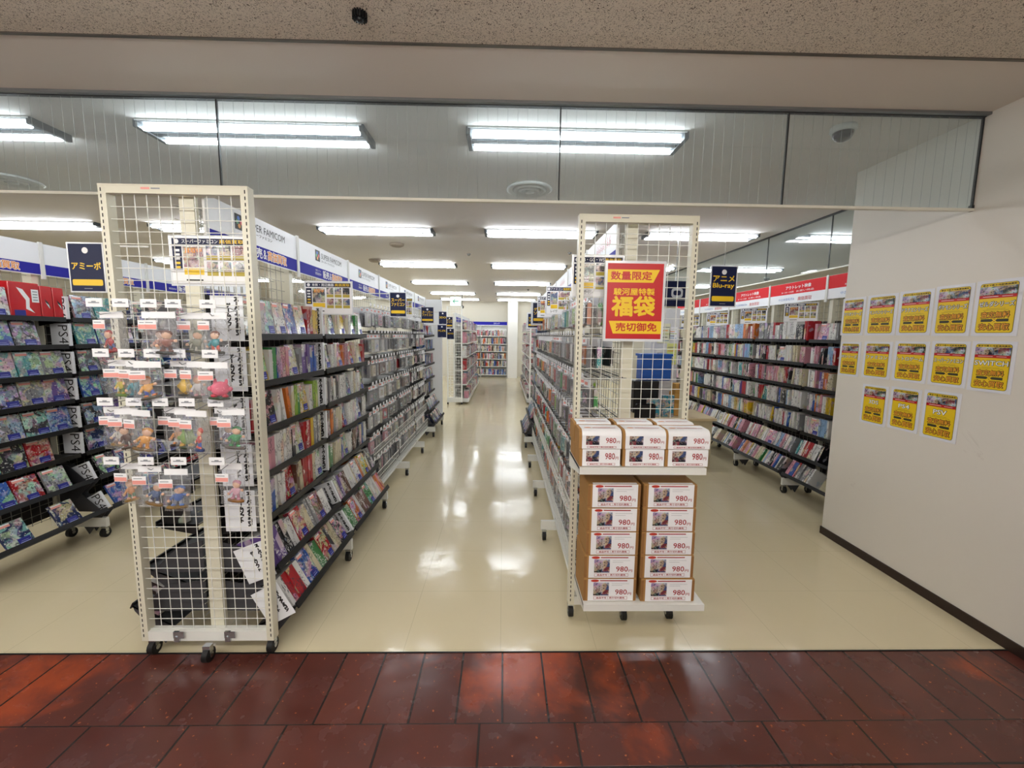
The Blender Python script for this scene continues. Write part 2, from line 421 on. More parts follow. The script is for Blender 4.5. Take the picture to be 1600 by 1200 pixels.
# glass fascia above the opening
GY, GZ = 2.21, 2.122
joints = [-9, -4.2, -2.62, -1.405, .272, 1.415, WX-.004]
gwire = M('glass_wire', '9c9e9c', .5)
alum = M('anodised_rail', '8d9092', .35, .7)
for i in range(len(joints)-1):
    b = MB().box(joints[i]+.002, joints[i+1]-.002, GY-.004, GY+.004, GZ+.012, CEIL-.012, glass)
    x = max(joints[i], -4.2)+.03                     # fine parallel wires cast into the pane
    while x < joints[i+1]-.01: b.box(x-.00045, x+.00045, GY-.0005, GY+.0005, GZ+.013, CEIL-.013, gwire); x += .0495
    struct(b.build('window_%d' % (i+1)))
struct(MB().box(-9, WX, GY-.012, GY+.012, GZ, GZ+.013, M('pale_edge_rail', 'e4e2d4', .3)).build('trim_3'))
struct(MB().box(-9, WX, GY-.012, GY+.012, CEIL-.014, CEIL+.0, M('dark_gasket', '2b2c2e', .5)).build('trim_4'))
struct(MB().box(-9, WX, GY-.035, GY-.013, CEIL-.012, CEIL, alum).build('trim_5'))
jm = M('black_silicone', '1a1a1c', .4)
for i, x in enumerate(joints[1:]):
    struct(MB().box(x-.003, x+.003, GY-.006, GY+.006, GZ+.013, CEIL-.014, jm).build('trim_%d' % (6+i)))
struct(MB().box(WX-.012, WX, GY-.01, GY+.01, GZ, GZ+.03, jm).build('trim_12'))
# hanging glass above the shelves on the right
SX = 2.985
ys = [2.98, 3.9, 4.83, 5.77, 6.7, 8.3, 10, 12, 14.7]
for i in range(len(ys)-1):
    struct(MB().box(SX-.004, SX+.004, ys[i]+.002, ys[i+1]-.002, 2.10, CEIL-.012, glass).build('window_%d' % (i+7)))
struct(MB().box(SX-.01, SX+.01, 2.98, 14.7, 2.088, 2.10, MATS['pale_edge_rail']).build('trim_13'))
struct(MB().box(SX-.012, SX+.012, 2.98, 14.7, CEIL-.014, CEIL, MATS['dark_gasket']).build('trim_14'))
for i, y in enumerate(ys[1:-1]):
    struct(MB().box(SX-.005, SX+.005, y-.003, y+.003, 2.10, CEIL-.014, jm).build('trim_%d' % (15+i)))

# ------------------------------------------------------------------ ceiling lights
tube = M('lit_tube', (.9, .95, 1), emit=((.90, .95, 1.0), TUBE))
lampw = M('lamp_reflector', '4c5156', .5); lampc = M('lamp_enamel', 'eceeee', .35)
htube = M('added_hall_tube', (1, .96, .9), emit=((1.0, .97, .92), TUBE*1.9))  # brighter glow for the added, unseen hall lamps
def make_light(L, tube=tube):
    t = thing('ceiling_light', '', 'ceiling light')
    b = MB().box(-L/2, L/2, -.115, .115, -.008, 0, lampc)
    for s in (-1, 1):
        b.add([(-L/2, s*.11, -.0105), (L/2, s*.11, -.0105), (L/2, s*.022, -.03), (-L/2, s*.022, -.03)], [(0, 1, 2, 3)], lampw)
        b.box(s*L/2-.012, s*L/2+.012, -.11, .11, -.038, 0, lampw)
    b.box(-L/2, L/2, -.022, .022, -.032, -.014, lampw)
    b.build('housing', t)
    for y in (-.078, .078): MB().cyl((-L/2+.02, y, -.034), (L/2-.02, y, -.034), .0115, tube, 10).build('tube', t)
    return t
proto = make_light(1.21); first = True
side_ = {-1.39: 'over the left shelves', .40: 'over the central aisle', 2.17: 'over the right aisle', 3.94: 'beyond the hanging glass', -3.16: 'over the far left rack', -4.93: 'over the far left corner'}
rows = [2.555, 4.78, 7.02, 9.35, 11.7, 13.6]
for j, y in enumerate(rows):
    for x, w_ in side_.items():
        if j == 0 and x in (3.94, -4.93, 2.17): continue
        if first: o = proto; first = False
        else: o = copy_thing(proto)
        o.location = (x, y, CEIL)
        tag(o, 'twin-tube fluorescent ceiling light %s, %s row back from the glass front' % (w_, nth(j+1)), 'ceiling light', 'fluorescent ceiling lights')
# unseen lamps added behind the camera, hung low to brighten the hall ceiling
hproto = make_light(1.22, htube); firsth = True
for x, w_ in ((-4.4, 'outermost'), (-2.6, 'second'), (-1.0, 'third'), (.6, 'innermost')):
    for y in (-.1, -1.5):
        if firsth:
            o = hproto; firsth = False
            for s_ in (-.4, .4): MB().cyl((s_, 0, 0), (s_, 0, CEIL-2.26), .003, chrome, 6).build('hanging_rod', o)
        else: o = copy_thing(hproto)
        o.location = (x, y, 2.26)
        tag(o, 'added unseen fluorescent light hung on rods in the hall, %s one of the %s row' % (w_, 'nearer' if y > -1 else 'farther'), 'ceiling light', 'added hall lights')

# ceiling fittings
plastic = M('white_plastic', 'd8d8d4', .4); smoked = M('smoked_dome', '1b1c1e', .08, coat=1)
def lathe_thing(name, label, cat, loc, parts, group=None):
    t = thing(name, label, cat, loc, group=group)
    for pn, prof, mt in parts: MB().lathe((0, 0, 0), prof, mt, 24).build(pn, t)
    return t
for x, y, lab in ((1.815, 2.36, 'dark dome security camera behind the glass fascia near the right wall'), (4.9, 7.9, 'small dark dome camera on the ceiling beyond the hanging glass')):
    lathe_thing('dome_camera', lab, 'security camera', (x, y, CEIL), [('base', [(.06, 0), (.062, -.02), (.056, -.03)], plastic), ('dome', [(.05, -.028), (.048, -.045), (.036, -.064), (.015, -.074), (.002, -.076)], smoked)])
for x, y, lab in ((.19, 3.4, 'round white air diffuser in the ceiling behind the glass, centre'), (-3.75, 3.42, 'round white air diffuser in the ceiling behind the glass, far left')):
    t = thing('air_diffuser', lab, 'air vent', (x, y, CEIL))
    for k, r in enumerate((.17, .125, .08)):
        MB().lathe((0, 0, 0), [(r, -.002), (r+.008, -.012), (r-.012, -.022-.006*k), (r-.03, -.012)], plastic, 28).build('ring', t)
    MB().lathe((0, 0, 0), [(.035, -.005), (.04, -.03), (.01, -.036)], plastic, 20).build('hub', t)
t = thing('sprinkler_head', 'dark ribbed sprinkler head on the speckled hall ceiling', 'sprinkler', (-.522, 1.643, CEIL))
b = MB()
for k in range(16):
    a = 2*PI*k/16; b.box(.014, .026, -.0022, .0022, -.022, 0, plastic, Matrix.Rotation(a, 4, 'Z'))
b.mats = [M('dark_bronze', '2a2a2c', .35, .6)]; b.build('cage', t); MB().lathe((0, 0, 0), [(.019, 0), (.017, -.012), (.011, -.02), (.012, -.028), (.004, -.031)], M('dark_bronze', '2a2a2c', .35, .6), 20).build('nozzle', t)
for x, y, lab in ((-1.364, 5.516, 'shallow round smoke detector on the ceiling above the pegboard rack'), (-2.0, 6.7, 'small brown smoke detector on the ceiling above the left rack')):
    tag(MB().lathe((0, 0, 0), [(.09, 0), (.088, -.02), (.06, -.036), (.02, -.04)], M('brown_detector', '9a8c7c', .5), 20).build('smoke_detector', loc=(x, y, CEIL)), lab, 'smoke detector')
for k, (x, y) in enumerate(((-.2, 9.6), (.6, 10.6), (.9, 5.9), (-.5, 6.1))):
    tag(MB().lathe((0, 0, 0), [(.03, 0), (.025, -.015), (.01, -.03)], chrome, 12).build('ceiling_sprinkler', loc=(x, y, CEIL)), 'small silver sprinkler on the shop ceiling, %s going back' % nth([0, 1, 2, 3][k] + 1), 'sprinkler')
# exit sign
t = thing('exit_sign', 'green and white exit sign with an arrow hanging over the aisle', 'exit sign', (-1.24, 11.0, 2.30))
lit = M('sign_glow', (.8, .95, .88), emit=((.85, 1, .93), .3)); grn = M('exit_green', '18a070', .4)
MB().box(-.14, .14, -.03, .03, -.12, .12, plastic).build('casing', t)
b = MB().box(-.13, .13, -.034, -.03, -.11, .11, lit); b.plane((0, -.034, 0), (1, 0, 0), (0, 0, 1))
b.poly([(-.08, 0), (-.02, .06), (.005, .06), (-.035, .012), (.08, .012), (.08, -.012), (-.035, -.012), (.005, -.06), (-.02, -.06)], grn).build('panel', t)
MB().cyl((0, 0, .12), (0, 0, CEIL-2.30), .008, plastic).build('hanging_rod', t)
t = thing('hanging_camera', 'small dark camera on a thin rod near the far wall', 'security camera', (-1.15, 11.8, CEIL))
MB().cyl((0, 0, 0), (0, 0, -.34), .008, black).build('rod', t); MB().ball((0, 0, -.38), .045, black, 12, 8).build('camera_head', t)

# ================================================================== SHELF RACKS
BAY = .825
LV7 = [1.44, 1.225, 1.01, .80, .59, .385, .195]
LV8 = [1.53, 1.35, 1.16, .98, .785, .60, .42, .21]
def tilt_of(k, nlev): return (0.5 if k == nlev-1 else .38) if k >= nlev-2 else 0.0
def lip_of(k, nlev): return .345 if k == nlev-1 else (.27 if k == nlev-2 else .20)

def upright_mesh(f): return MB().box(-.025, .025, -.025, .025, .09, 2.02, cream)
def caster(b, x, y, r=.032):
    b.cyl((x-.012, y, r), (x+.012, y, r), r, rubber, 14); b.box(x-.016, x+.016, y-.012, y+.012, r+.012, r*2+.014, chrome)
    b.cyl((x-.0165, y, r), (x+.0165, y, r), .012, chrome, 10)
def bay_frame(t, f, first_, levels, shelves=True):
    """uprights, foot, casters, shelves and back grid of one bay; local y runs into the shop, x*f points to the customer"""
    ya = .067 if first_ else .022
    for y in ((.050, BAY-.021) if first_ else (BAY-.021,)):
        if first_ == 2 and y < .1: continue
        MB().box(-.03, .03, y-(.02 if y > .1 else .013), y+(.02 if y > .1 else .012), .09, 2.02, cream).build('upright', t)
        if y < .1: continue
        MB().box(min(0, f*.34), max(0, f*.34), y-.012, y+.012, .078, .145, enamel).build('foot', t)
        for xx in (.315, .08):
            b = MB(); caster(b, f*xx, y, .034); b.build('caster', t)
    b = MB(); st = .055; g0 = .05 if first_ else .02
    nz_ = int(1.85/st); ny = int((BAY-.06)/st)
    for i in range(nz_+1):
        z = .16+i*st; b.box(-.002, .002, g0, BAY-.02, z-.0015, z+.0015, wirem)
    for i in range(ny+1):
        y = .04+i*st
        if y > g0: b.box(-.004, -.001, y-.0015, y+.0015, .15, 2.0, wirem)
    b.build('back_grid', t)
    if not shelves: return
    x0, x1 = sorted((-f*.003, -f*.006)); MB().box(x0, x1, .085 if first_ else .035, BAY-.042, .17, 1.62, M('dark_board', '2a2624', .7)).build('back_board', t)
    nl = len(levels)
    for k, z in enumerate(levels):
        th = tilt_of(k, nl); out = lip_of(k, nl); d = .21 if th else .18
        T = Matrix.Translation((f*out, 0, z)) @ Matrix.Rotation(-f*th, 4, 'Y')
        # front edge at x=0, board going back towards -f
        b = MB(T)
        x0, x1 = sorted((0, -f*d)); b.box(x0, x1, ya, BAY-.022, -.008, 0, black)
        x0, x1 = sorted((0, f*.006)); b.box(x0, x1, ya, BAY-.022, -.018, .012, black)
        for y in (ya, BAY-.028):
            zz = -.05 if not th else -.10
            b.add([(0, y, 0), (-f*d, y, 0), (-f*d, y, zz), (-f*.02, y, -.02), (0, y+.005, 0), (-f*d, y+.005, 0), (-f*d, y+.005, zz), (-f*.02, y+.005, -.02)],
                  [(0, 1, 2, 3), (4, 7, 6, 5), (0, 3, 7, 4), (2, 1, 5, 6), (3, 2, 6, 7)], dkgrey if th else black)
        b.build('shelf', t)
        if th:      # bracket that carries the tilted tray from the upright
            for y in (ya-.005, BAY-.024):
                b = MB(); P4 = [(0, z-.02), (f*(out-.03), z-.025), (f*(out-.16), z+.10), (0, z+.13)]
                b.add([(x, y+q, zz) for q in (0, .003) for x, zz in P4], [(0, 1, 2, 3), (7, 6, 5, 4), (0, 4, 5, 1), (1, 5, 6, 2), (2, 6, 7, 3)], dkgrey).build('bracket', t)
wirem = M('grid_wire', 'a9a69a', .4, .2)

def header(t, f, kind, a0=.012):
    T = Matrix.Translation((f*.062, 0, 0)); b = MB(T)
    x0, x1 = sorted((0, f*.004)); b.box(x0, x1, a0, BAY-.012, 1.815, 2.022, white)
    # readers stand at +f: text runs so it reads correctly from there
    U = (0, f, 0); O = (f*.004, 0 if f > 0 else BAY, 0); b.plane(O, U, (0, 0, 1))
    a, z = (max(.014, a0+.002), BAY-.014) if f > 0 else (.014, BAY-max(.014, a0+.002))
    if kind == 'blue_logo':
        b.rect(a, 1.82, z, 1.888, hblue)
        b.rect(.24, 1.93, .31, 2.0, ink)
        for dx, dy, mt in ((.268, .052, 'blue'), (.288, .035, 'red'), (.272, .018, 'orange'), (.258, .035, 'green')):
            b.disc(dx, 1.93+dy, .0105, M('logo_'+mt, {'blue': '2f6fd0', 'red': 'd8404c', 'orange': 'e8a040', 'green': '4c9a64'}[mt], .4), 2)
        b.text('SUPER FAMICOM', .33, 1.955, .68, 1.99, ink, 2, -.004, fit=True)
        b.text('スーパーファミコン', .33, 1.93, .55, 1.946, ink, 2, .01, fit=True)
        b.text('中古ソフト', .22, 1.860, .33, 1.875, pwhite, 2, 0); b.text('買取販売中', .22, 1.838, .33, 1.855, pwhite, 2, 0)
        b.text('販売', .35, 1.83, .45, 1.88, pwhite, 2, .03); b.text('&', .46, 1.832, .49, 1.878, pwhite, 2)
        b.otext('高価買取', .50, 1.832, .69, 1.880, orange, pwhite)
    elif kind == 'blue_plain':
        b.rect(a, 1.82, z, 1.888, hblue); b.otext('高価買取', .50, 1.832, .69, 1.880, orange, pwhite)
        b.text('販売', .35, 1.83, .45, 1.88, pwhite, 2, .03); b.text('&', .46, 1.832, .49, 1.878, pwhite, 2)
        b.text('買取販売中', .22, 1.838, .33, 1.855, pwhite, 2, 0)
    elif kind == 'blue_script':
        b.rect(a, 1.82, z, 1.888, hblue)
        for k in range(7):
            x = .30+k*.05; b.poly([(x, 1.93), (x+.008, 1.93), (x+.022, 1.985), (x+.014, 1.985)], M('pale_red', 'd88a92', .5)); b.disc(x+.025, 1.95, .011, MATS['pale_red'], 1, 10); b.disc(x+.025, 1.95, .006, white, 2, 10)
    elif kind == 'red':
        b.rect(a, 1.905, z, 2.02, hred)
        b.text('アウトレット映像', .26, 1.955, .62, 1.99, pwhite, 2, .03, fit=True)
        b.text('BD・DVD・CD各種', .20, 1.92, .38, 1.938, pwhite, 2, 0, fit=True); b.text('お買い得品', .42, 1.92, .66, 1.938, pwhite, 2, 0, fit=True)
        b.text('中古映像販売&', .16, 1.845, .40, 1.870, M('soft_blue', '7a94c8', .5), 2, .0, fit=True); b.text('高価買取', .45, 1.835, .64, 1.872, M('soft_red', 'e08a8c', .5), 2, .02, fit=True)
    o = b.build('header_sign', t)
    for y in (a0-.012, BAY-.012):
        x0, x1 = sorted((0, f*.010)); MB(T).box(x0, x1, y, y+.012, 1.79, 2.03, plastic).build('sign_holder', t)
    x0, x1 = sorted((-f*.06, 0)); MB(T).box(x0, x1, .1, .11, 1.90, 1.91, plastic).build('sign_arm', t)

def hook_bay(t, f, zs):
    hk = MB(); L = .21
    hk.wire([(f*.004, 0, 0), (f*L, 0, .006), (f*(L+.012), 0, .018)], .0022, chrome)
    x0, x1 = sorted((f*(L+.006), f*(L+.009))); hk.box(x0, x1, -.019, .019, .012, .038, pwhite)
    proto_ = None
    for z in zs:
        for i in range(8):
            y = .06+i*.1
            if proto_ is None: proto_ = hk.build('hook', t, (0, y, z))
            else:
                c_ = proto_.copy(); COL.objects.link(c_); c_.parent = t; c_.location = (0, y, z)
    for k, z in enumerate(zs):
        b = MB(); zz = z-.19
        if f > 0: b.box(0, .20, .025, BAY-.025, zz-.01, zz-.002, black); b.box(.20, .206, .025, BAY-.025, zz-.016, zz+.006, black)
        else:
            for xq in (.02, .08, .14, .20): b.box(-xq-.003, -xq, .025, BAY-.025, zz-.008, zz-.003, black)
            for q in range(9): b.box(-.20, 0, .03+q*.095, .033+q*.095, zz-.010, zz-.007, chrome)
        if k >= 5:      # white wire bin front
            X = f*(.235 if k == 6 else .22)
            for q in range(20): b.box(X-.0015, X+.0015, .03+q*.04, .033+q*.04, zz-.012, zz+.09, enamel)
            for zq in (-.012, .04, .09): b.box(X-.002, X+.002, .025, BAY-.025, zz+zq-.002, zz+zq+.002, enamel)
        b.build('shelf', t)
    x0, x1 = sorted((f*.16, f*.24)); MB().box(x0, x1, .012, BAY-.012, .125, .150, enamel).build('base_rail', t)

class Run:
    def __init__(s, x0, f, y0): s.x0, s.f, s.y0 = x0, f, y0; s.rz = -PI/2 if f > 0 else PI/2
    def W(s, y, out, z): return Vector((s.x0+s.f*out, y, z))

def bays(run, spec, where, group):
    """spec: list of (type, header); identical bays share their meshes"""
    made = {}
    for i, (typ, hd) in enumerate(spec):
        key = (typ, hd, i == 0)
        lab = '%s, %s bay going back' % ({'shelf': 'black shelved rack bay '+where, 'hook': 'white rack bay full of peg hooks '+where}[typ], nth(i+1))
        if key in made:
            t = copy_thing(made[key]); t.location = (run.x0, run.y0+i*BAY, 0); tag(t, lab, 'shelf rack', group); continue
        t = thing('shelf_rack', lab, 'shelf rack', (run.x0, run.y0+i*BAY, 0), group=group)
        if typ == 'shelf': bay_frame(t, run.f, (2 if run is L1B else True) if i == 0 else False, run.levels)
        else:
            bay_frame(t, run.f, i == 0, [], False); hook_bay(t, run.f, run.hooks)
        if hd: header(t, run.f, hd, .05 if i == 0 and run in (L1, R1) else .012)
        made[key] = t

HOOKZ = [1.665, 1.45, 1.235, 1.02, .805, .59, .375]
L1 = R1 = None
L1 = Run(-1.30, 1, 1.775+.05); L1.levels = LV7; L1.hooks = HOOKZ; L1.y0 = 1.80-.02
L1.y0 = 2.60-BAY+.0; L1B = None
bays(L1, [('shelf', 'blue_logo')]*2+[('hook', 'blue_logo')]*3+[('shelf', 'blue_logo')], 'left of the central aisle', 'bays of the rack left of the aisle')
L1B = Run(-1.36, -1, L1.y0); L1B.levels = LV7
bays(L1B, [('shelf', None)]*2, 'backing onto the aisle rack', 'bays behind the aisle rack')
R1 = Run(.62, -1, 2.88-BAY); R1.levels = LV7; R1.hooks = HOOKZ
bays(R1, [('hook', 'blue_script')]*4+[('shelf', 'blue_script')], 'right of the central aisle', 'bays of the rack right of the aisle')
L0 = Run(-3.13, 1, 2.915-BAY); L0.levels = LV8
bays(L0, [('shelf', 'blue_plain')]*4, 'at the far left', 'bays of the far left rack')
R2 = Run(2.99, -1, 3.71-BAY+.12-.12); R2.levels = LV7
R2.y0 = 2.985
BAYR = R2.y0
# the right-hand rack: bays meet at 3.71, 4.54 ...
R2.y0 = 3.71-BAY+.10
bays(R2, [('shelf', 'red')]*5, 'against the hanging glass on the right', 'bays of the right-hand rack')

# ================================================================== GOODS
HUES = {
 'white': 'e9e8e4', 'cream': 'd9cfae', 'grey': '8b8b8e', 'dark grey': '3c3b40', 'black': '17171a', 'red': 'b3212a', 'orange': 'd9772a', 'yellow': 'dcb82a',
 'green': '3f8a48', 'lime': '93b83a', 'blue': '3560b4', 'pale blue': '8fb2d8', 'navy': '20305e', 'purple': '6b4f92', 'pink': 'd895a4', 'brown': '6a4636', 'teal': '3f9a9c'}
def rgba(nm, j=.06):
    c = hexc(HUES[nm]); k = .82+random.uniform(-j, j)*2; return (min(1, c[0]*k), min(1, c[1]*k), min(1, c[2]*k), 1)
def pick(ws):
    t = random.uniform(0, sum(ws.values())); a = 0
    for k, v_ in ws.items():
        a += v_
        if t <= a: return k
    return k
PAL_L1 = dict(white=10, cream=9, grey=4, **{'dark grey': 4}, red=4, orange=3, yellow=3, green=2, lime=1, blue=2, purple=1, brown=3, black=2, pink=1)
PAL_L0 = dict(blue=5, navy=4, purple=3, grey=3, white=2, teal=2, pink=1, **{'dark grey': 4}, red=1, orange=1)
PAL_R2 = dict(white=14, grey=4, **{'pale blue': 3, 'dark grey': 3}, blue=2, pink=4, red=3, black=2, cream=4, yellow=1, green=1, teal=1, orange=1, purple=1)
PAL_CART = dict(grey=6, **{'dark grey': 8}, white=4, cream=3, pink=2, red=1, black=6, brown=2)
PAL_CART_R = dict(**{'dark grey': 6}, black=6, orange=4, red=4, green=3, teal=2, white=4, brown=2, yellow=1, grey=3, lime=1)
PAL_BOOK = dict(white=5, red=3, orange=2, blue=2, navy=2, cream=4, pink=3, brown=2, **{'dark grey': 4, 'pale blue': 2})

paper = M('case_edge', 'cfcdc8', .5)
case_side_m = M('case_side', rough=.35); n = N(case_side_m); v = n.coord(rnd=True); n.base(n.mix(n.ramp(n.noise(v, 18, 1).outputs[0], [(.56, 0.), (.6, .55)]), n.n('ShaderNodeObjectInfo').outputs['Color'], n.noise(v, 9, 1).outputs['Color']))
plain = M('cartridge_shell', rough=.5); n = N(plain); n.l(n.n('ShaderNodeObjectInfo').outputs['Color'], n.b.inputs['Base Color'])
ME = {}
def spine_mesh(t_, d, h):
    k = ('s', t_, d, h)
    if k not in ME: o = MB().box6(-t_/2, t_/2, -d, 0, 0, h, (paper, paper, paper, case_side_m, spine, case_side_m)).build('case_shape'); ME[k] = o.data; bpy.data.objects.remove(o)
    return ME[k]
def face_mesh(w_, h, t_):
    k = ('f', w_, h, t_)
    if k not in ME: o = MB().box6(-w_/2, w_/2, -t_, 0, 0, h, (paper, paper, paper, spine, art, spine)).build('case_shape'); ME[k] = o.data; bpy.data.objects.remove(o)
    return ME[k]
def sticker_mesh(w_=.05, h=.034):
    k = ('st', w_, h)
    if k not in ME:
        b = MB().box(-w_/2, w_/2, 0, .0012, 0, h, blue); b.plane((0, .0012, 0), (-1, 0, 0), (0, 0, 1))
        b.rect(-w_*.42, h*.14, w_*.42, h*.24, M('sticker_print', 'aab4e8', .5)); b.rect(-w_*.3, h*.45, w_*.3, h*.5, MATS['sticker_print'])
        o = b.build('s'); ME[k] = o.data; bpy.data.objects.remove(o)
    return ME[k]
def tab_mesh(w_=.05):
    k = ('tab', w_)
    if k not in ME:
        b = MB().box(-w_/2, w_/2, 0, .001, 0, .02, pink); b.plane((0, .001, 0), (-1, 0, 0), (0, 0, 1)); b.rect(-w_*.5, .012, w_*.5, .02, pwhite)
        o = b.build('s'); ME[k] = o.data; bpy.data.objects.remove(o)
    return ME[k]
def put(name, mesh, loc, rot, color, label=None, cat=None, group=None, parent=None):
    o = bpy.data.objects.new(name, mesh); COL.objects.link(o); o.location = loc; o.rotation_euler = rot; o.color = color
    if parent is not None: o.parent = parent
    if label: tag(o, label, cat, group)
    return o
def stick(o, w_, h, t_=0, tab=True, dx=0):
    put('price_sticker', sticker_mesh(round(w_*.45, 3), round(h*.22, 3)), (-w_*.16+dx, .0004, h*.05), (0, 0, 0), (1, 1, 1, 1), parent=o)
    if tab: put('price_tab', tab_mesh(round(w_*.45, 3)), (w_*.2, .0004, h*.84), (0, 0, 0), (1, 1, 1, 1), parent=o)

def shelf_spot(run, k, y, back=.012):
    """where goods stand on level k: point just behind the lip, and the tilt"""
    nl = len(run.levels); th = tilt_of(k, nl); out = lip_of(k, nl); z = run.levels[k]
    return run.W(y, out-back*math.cos(th), z+.0012-back*math.sin(th)), th
def kinds_of(run):
    return
NDC = [0]
def fill_shelf(run, rname, i, k, pal, kindname, cat, group, thick, hts, depth, face=(), y_from=None, y_to=None, dens=.93, stuff=None, leanp=.06, fw=.105, fh=.15, ft=.018):
    """stand cases along level k of bay i; face: fractions of the bay where a case faces out"""
    y = (run.y0+i*BAY+(.077 if i == 0 else .034)) if y_from is None else y_from; ye = (run.y0+(i+1)*BAY-.034) if y_to is None else y_to
    faces = sorted(face); cnt = 0; run_left = 0; col_ = None
    L = ye-y; y_start = y
    while y < ye-.012:
        fr = (y-y_start)/L
        cnt += 1
        if faces and fr >= faces[0]:
            faces.pop(0)
            if y+fw+.004 > ye: break
            p, th = shelf_spot(run, k, y+fw/2+.002, .014)
            cn = pick(pal); lean = .16 if th == 0 else 0
            p = p+Vector((0, 0, .0005+ft*math.sin(lean)))
            rot = (th+lean, 0, run.rz)
            lab = '%s-covered %s facing out, %s along %s shelf down, %s bay, %s' % (cn, cat, nth(cnt), nth(k+1), nth(i+1), rname)
            if cat == 'disc case': NDC[0] += 1
            if stuff is not None: y += fw+.006; continue
            o = put(kindname, face_mesh(fw, fh, ft), p, rot, rgba(cn), lab, cat, group); stick(o, fw, fh)
            y += fw+.006; run_left = 0; continue
        if run_left <= 0:
            run_left = random.choice((1, 1, 2, 3, 4)); col_ = pick(pal); tt = random.choice(thick); hh = random.choice(hts)
            if random.random() > dens: y += random.uniform(.01, .05); continue
        run_left -= 1
        if y+tt > ye: break
        p, th = shelf_spot(run, k, y+tt/2, random.uniform(.010, .018))
        if cat == 'disc case':
            NDC[0] += 1
            if stuff is None and NDC[0] > 297: stuff = stuffR
        if stuff is None:
            lab = '%s %s, %s along %s shelf down, %s bay, %s' % (col_, cat, nth(cnt), nth(k+1), nth(i+1), rname)
            ln = 0
            if th == 0 and run_left == 0 and random.random() < .10 and y+tt+.04 < ye: ln = random.uniform(.12, .22); y += hh*math.sin(ln)*.9
            o = put(kindname, spine_mesh(tt, depth, hh), p, (th, 0, run.rz), rgba(col_), lab, cat, group)
            if ln:               # the last of a row leans on its neighbours' gap
                p2 = run.W(y+tt/2, lip_of(k, len(run.levels))-.014, run.levels[k]+.0015); o.location = p2+Vector((0, 0, tt/2*math.sin(ln)))
                o.rotation_euler = (Matrix.Rotation(ln, 4, 'X') @ Matrix.Rotation(run.rz, 4, 'Z')).to_euler()
        else:
            T = Matrix.Translation(p) @ Euler((th, 0, run.rz)).to_matrix().to_4x4(); stuff.T = T
            sm = stuffmat(col_); stuff.box6(-tt/2, tt/2, -depth, 0, 0, hh, (paper, paper, paper, sm, sm, sm))
        y += tt+.0012
def stuffmat(c): return MATS.get('spine_'+c) or mat_spine('spine_'+c, HUES[c])

# --- left of the aisle: boxed games in the first two bays, seen along the shelf
LN1 = 'aisle rack'
faces1 = {0: [[0, .16, .32, .48, .64], [.05, .45], [.12, .62], [.5], [.35, .8], [.3, .62, .85], [.2, .5, .8]], 1: [[.1, .35, .6, .8], [.0, .25, .5, .75], [.4, .8], [.3, .7], [.3], [.4, .6], [.1, .45]]}
for i in (0, 1):
    for k in range(7):
        ht = (.150, .160, .168) if k < 5 else (.150, .165)
        fill_shelf(L1, LN1, i, k, PAL_L1, 'game_box', 'game box', 'boxed games left of the aisle', (.026, .030, .034), ht, .12, faces1[i][k], fw=.10, fh=.165, ft=.028, dens=.97)
for k in range(7):       # last bay of the same rack: few cases, leaning
    fill_shelf(L1, LN1, 5, k, PAL_L0, 'game_box', 'game box', 'boxed games left of the aisle', (.03,), (.15,), .12, [0, .2, .4, .6, .8] if k in (0, 3, 5, 6) else [.5], fw=.12, fh=.15, dens=.5)
for i in (0, 1):         # the face turned to the left-hand aisle
    for k in (0, 2, 4, 6):
        fill_shelf(L1B, 'rack behind', i, k, {'black': 3, 'dark grey': 3, 'navy': 1}, 'game_box', 'game box', 'boxed games behind the aisle rack', (.03,), (.14,), .11, [0.02] if i == 0 else [.3], y_to=L1B.y0+i*BAY+.22)

# --- far left rack: disc games facing out
LN0 = 'far left rack'
for i in range(2):
    for k in range(8):
        fs = [.0, .195, .39, .585, .77] if i == 0 else [0.04, .24, .44, .64, .81]
        if (i, k) == (0, 6): fs = [.2, .4, .62]
        if (i, k) == (0, 7): fs = [.2, .58]
        if k == 0 and i == 0: continue
        if (i, k) in ((0, 5), (0, 1)): fs = fs[:4]
        for q, fr in enumerate(fs):
            fw, fh = .140, (.158 if k else .165)
            y = L0.y0+i*BAY+(.071 if i == 0 else .036)+fr*(BAY-.07)
            if y+fw > L0.y0+(i+1)*BAY-.026: continue
            p, th = shelf_spot(L0, k, y+fw/2, .014)
            cn = pick(PAL_L0)
            o = put('disc_game', face_mesh(fw, fh, .014), p+Vector((0, 0, .0005 if th else .0035)), (th+(.2 if not th else 0), 0, L0.rz), rgba(cn),
                    '%s-covered disc game facing out, %s along %s shelf down, %s bay, far left rack' % (cn, nth(q+1), nth(k+1), nth(i+1)), 'disc game', 'disc games facing out on the far left rack')
            stick(o, fw, fh, dx=random.uniform(-.01, .02))
for i in (2,):
    for k in range(8):
        fill_shelf(L0, LN0, i, k, PAL_L0, 'disc_game', 'disc game', 'disc games facing out on the far left rack', (.03, .04), (.135, .14), .11, [.1, .5], dens=.75, fw=.11, fh=.14, ft=.014)
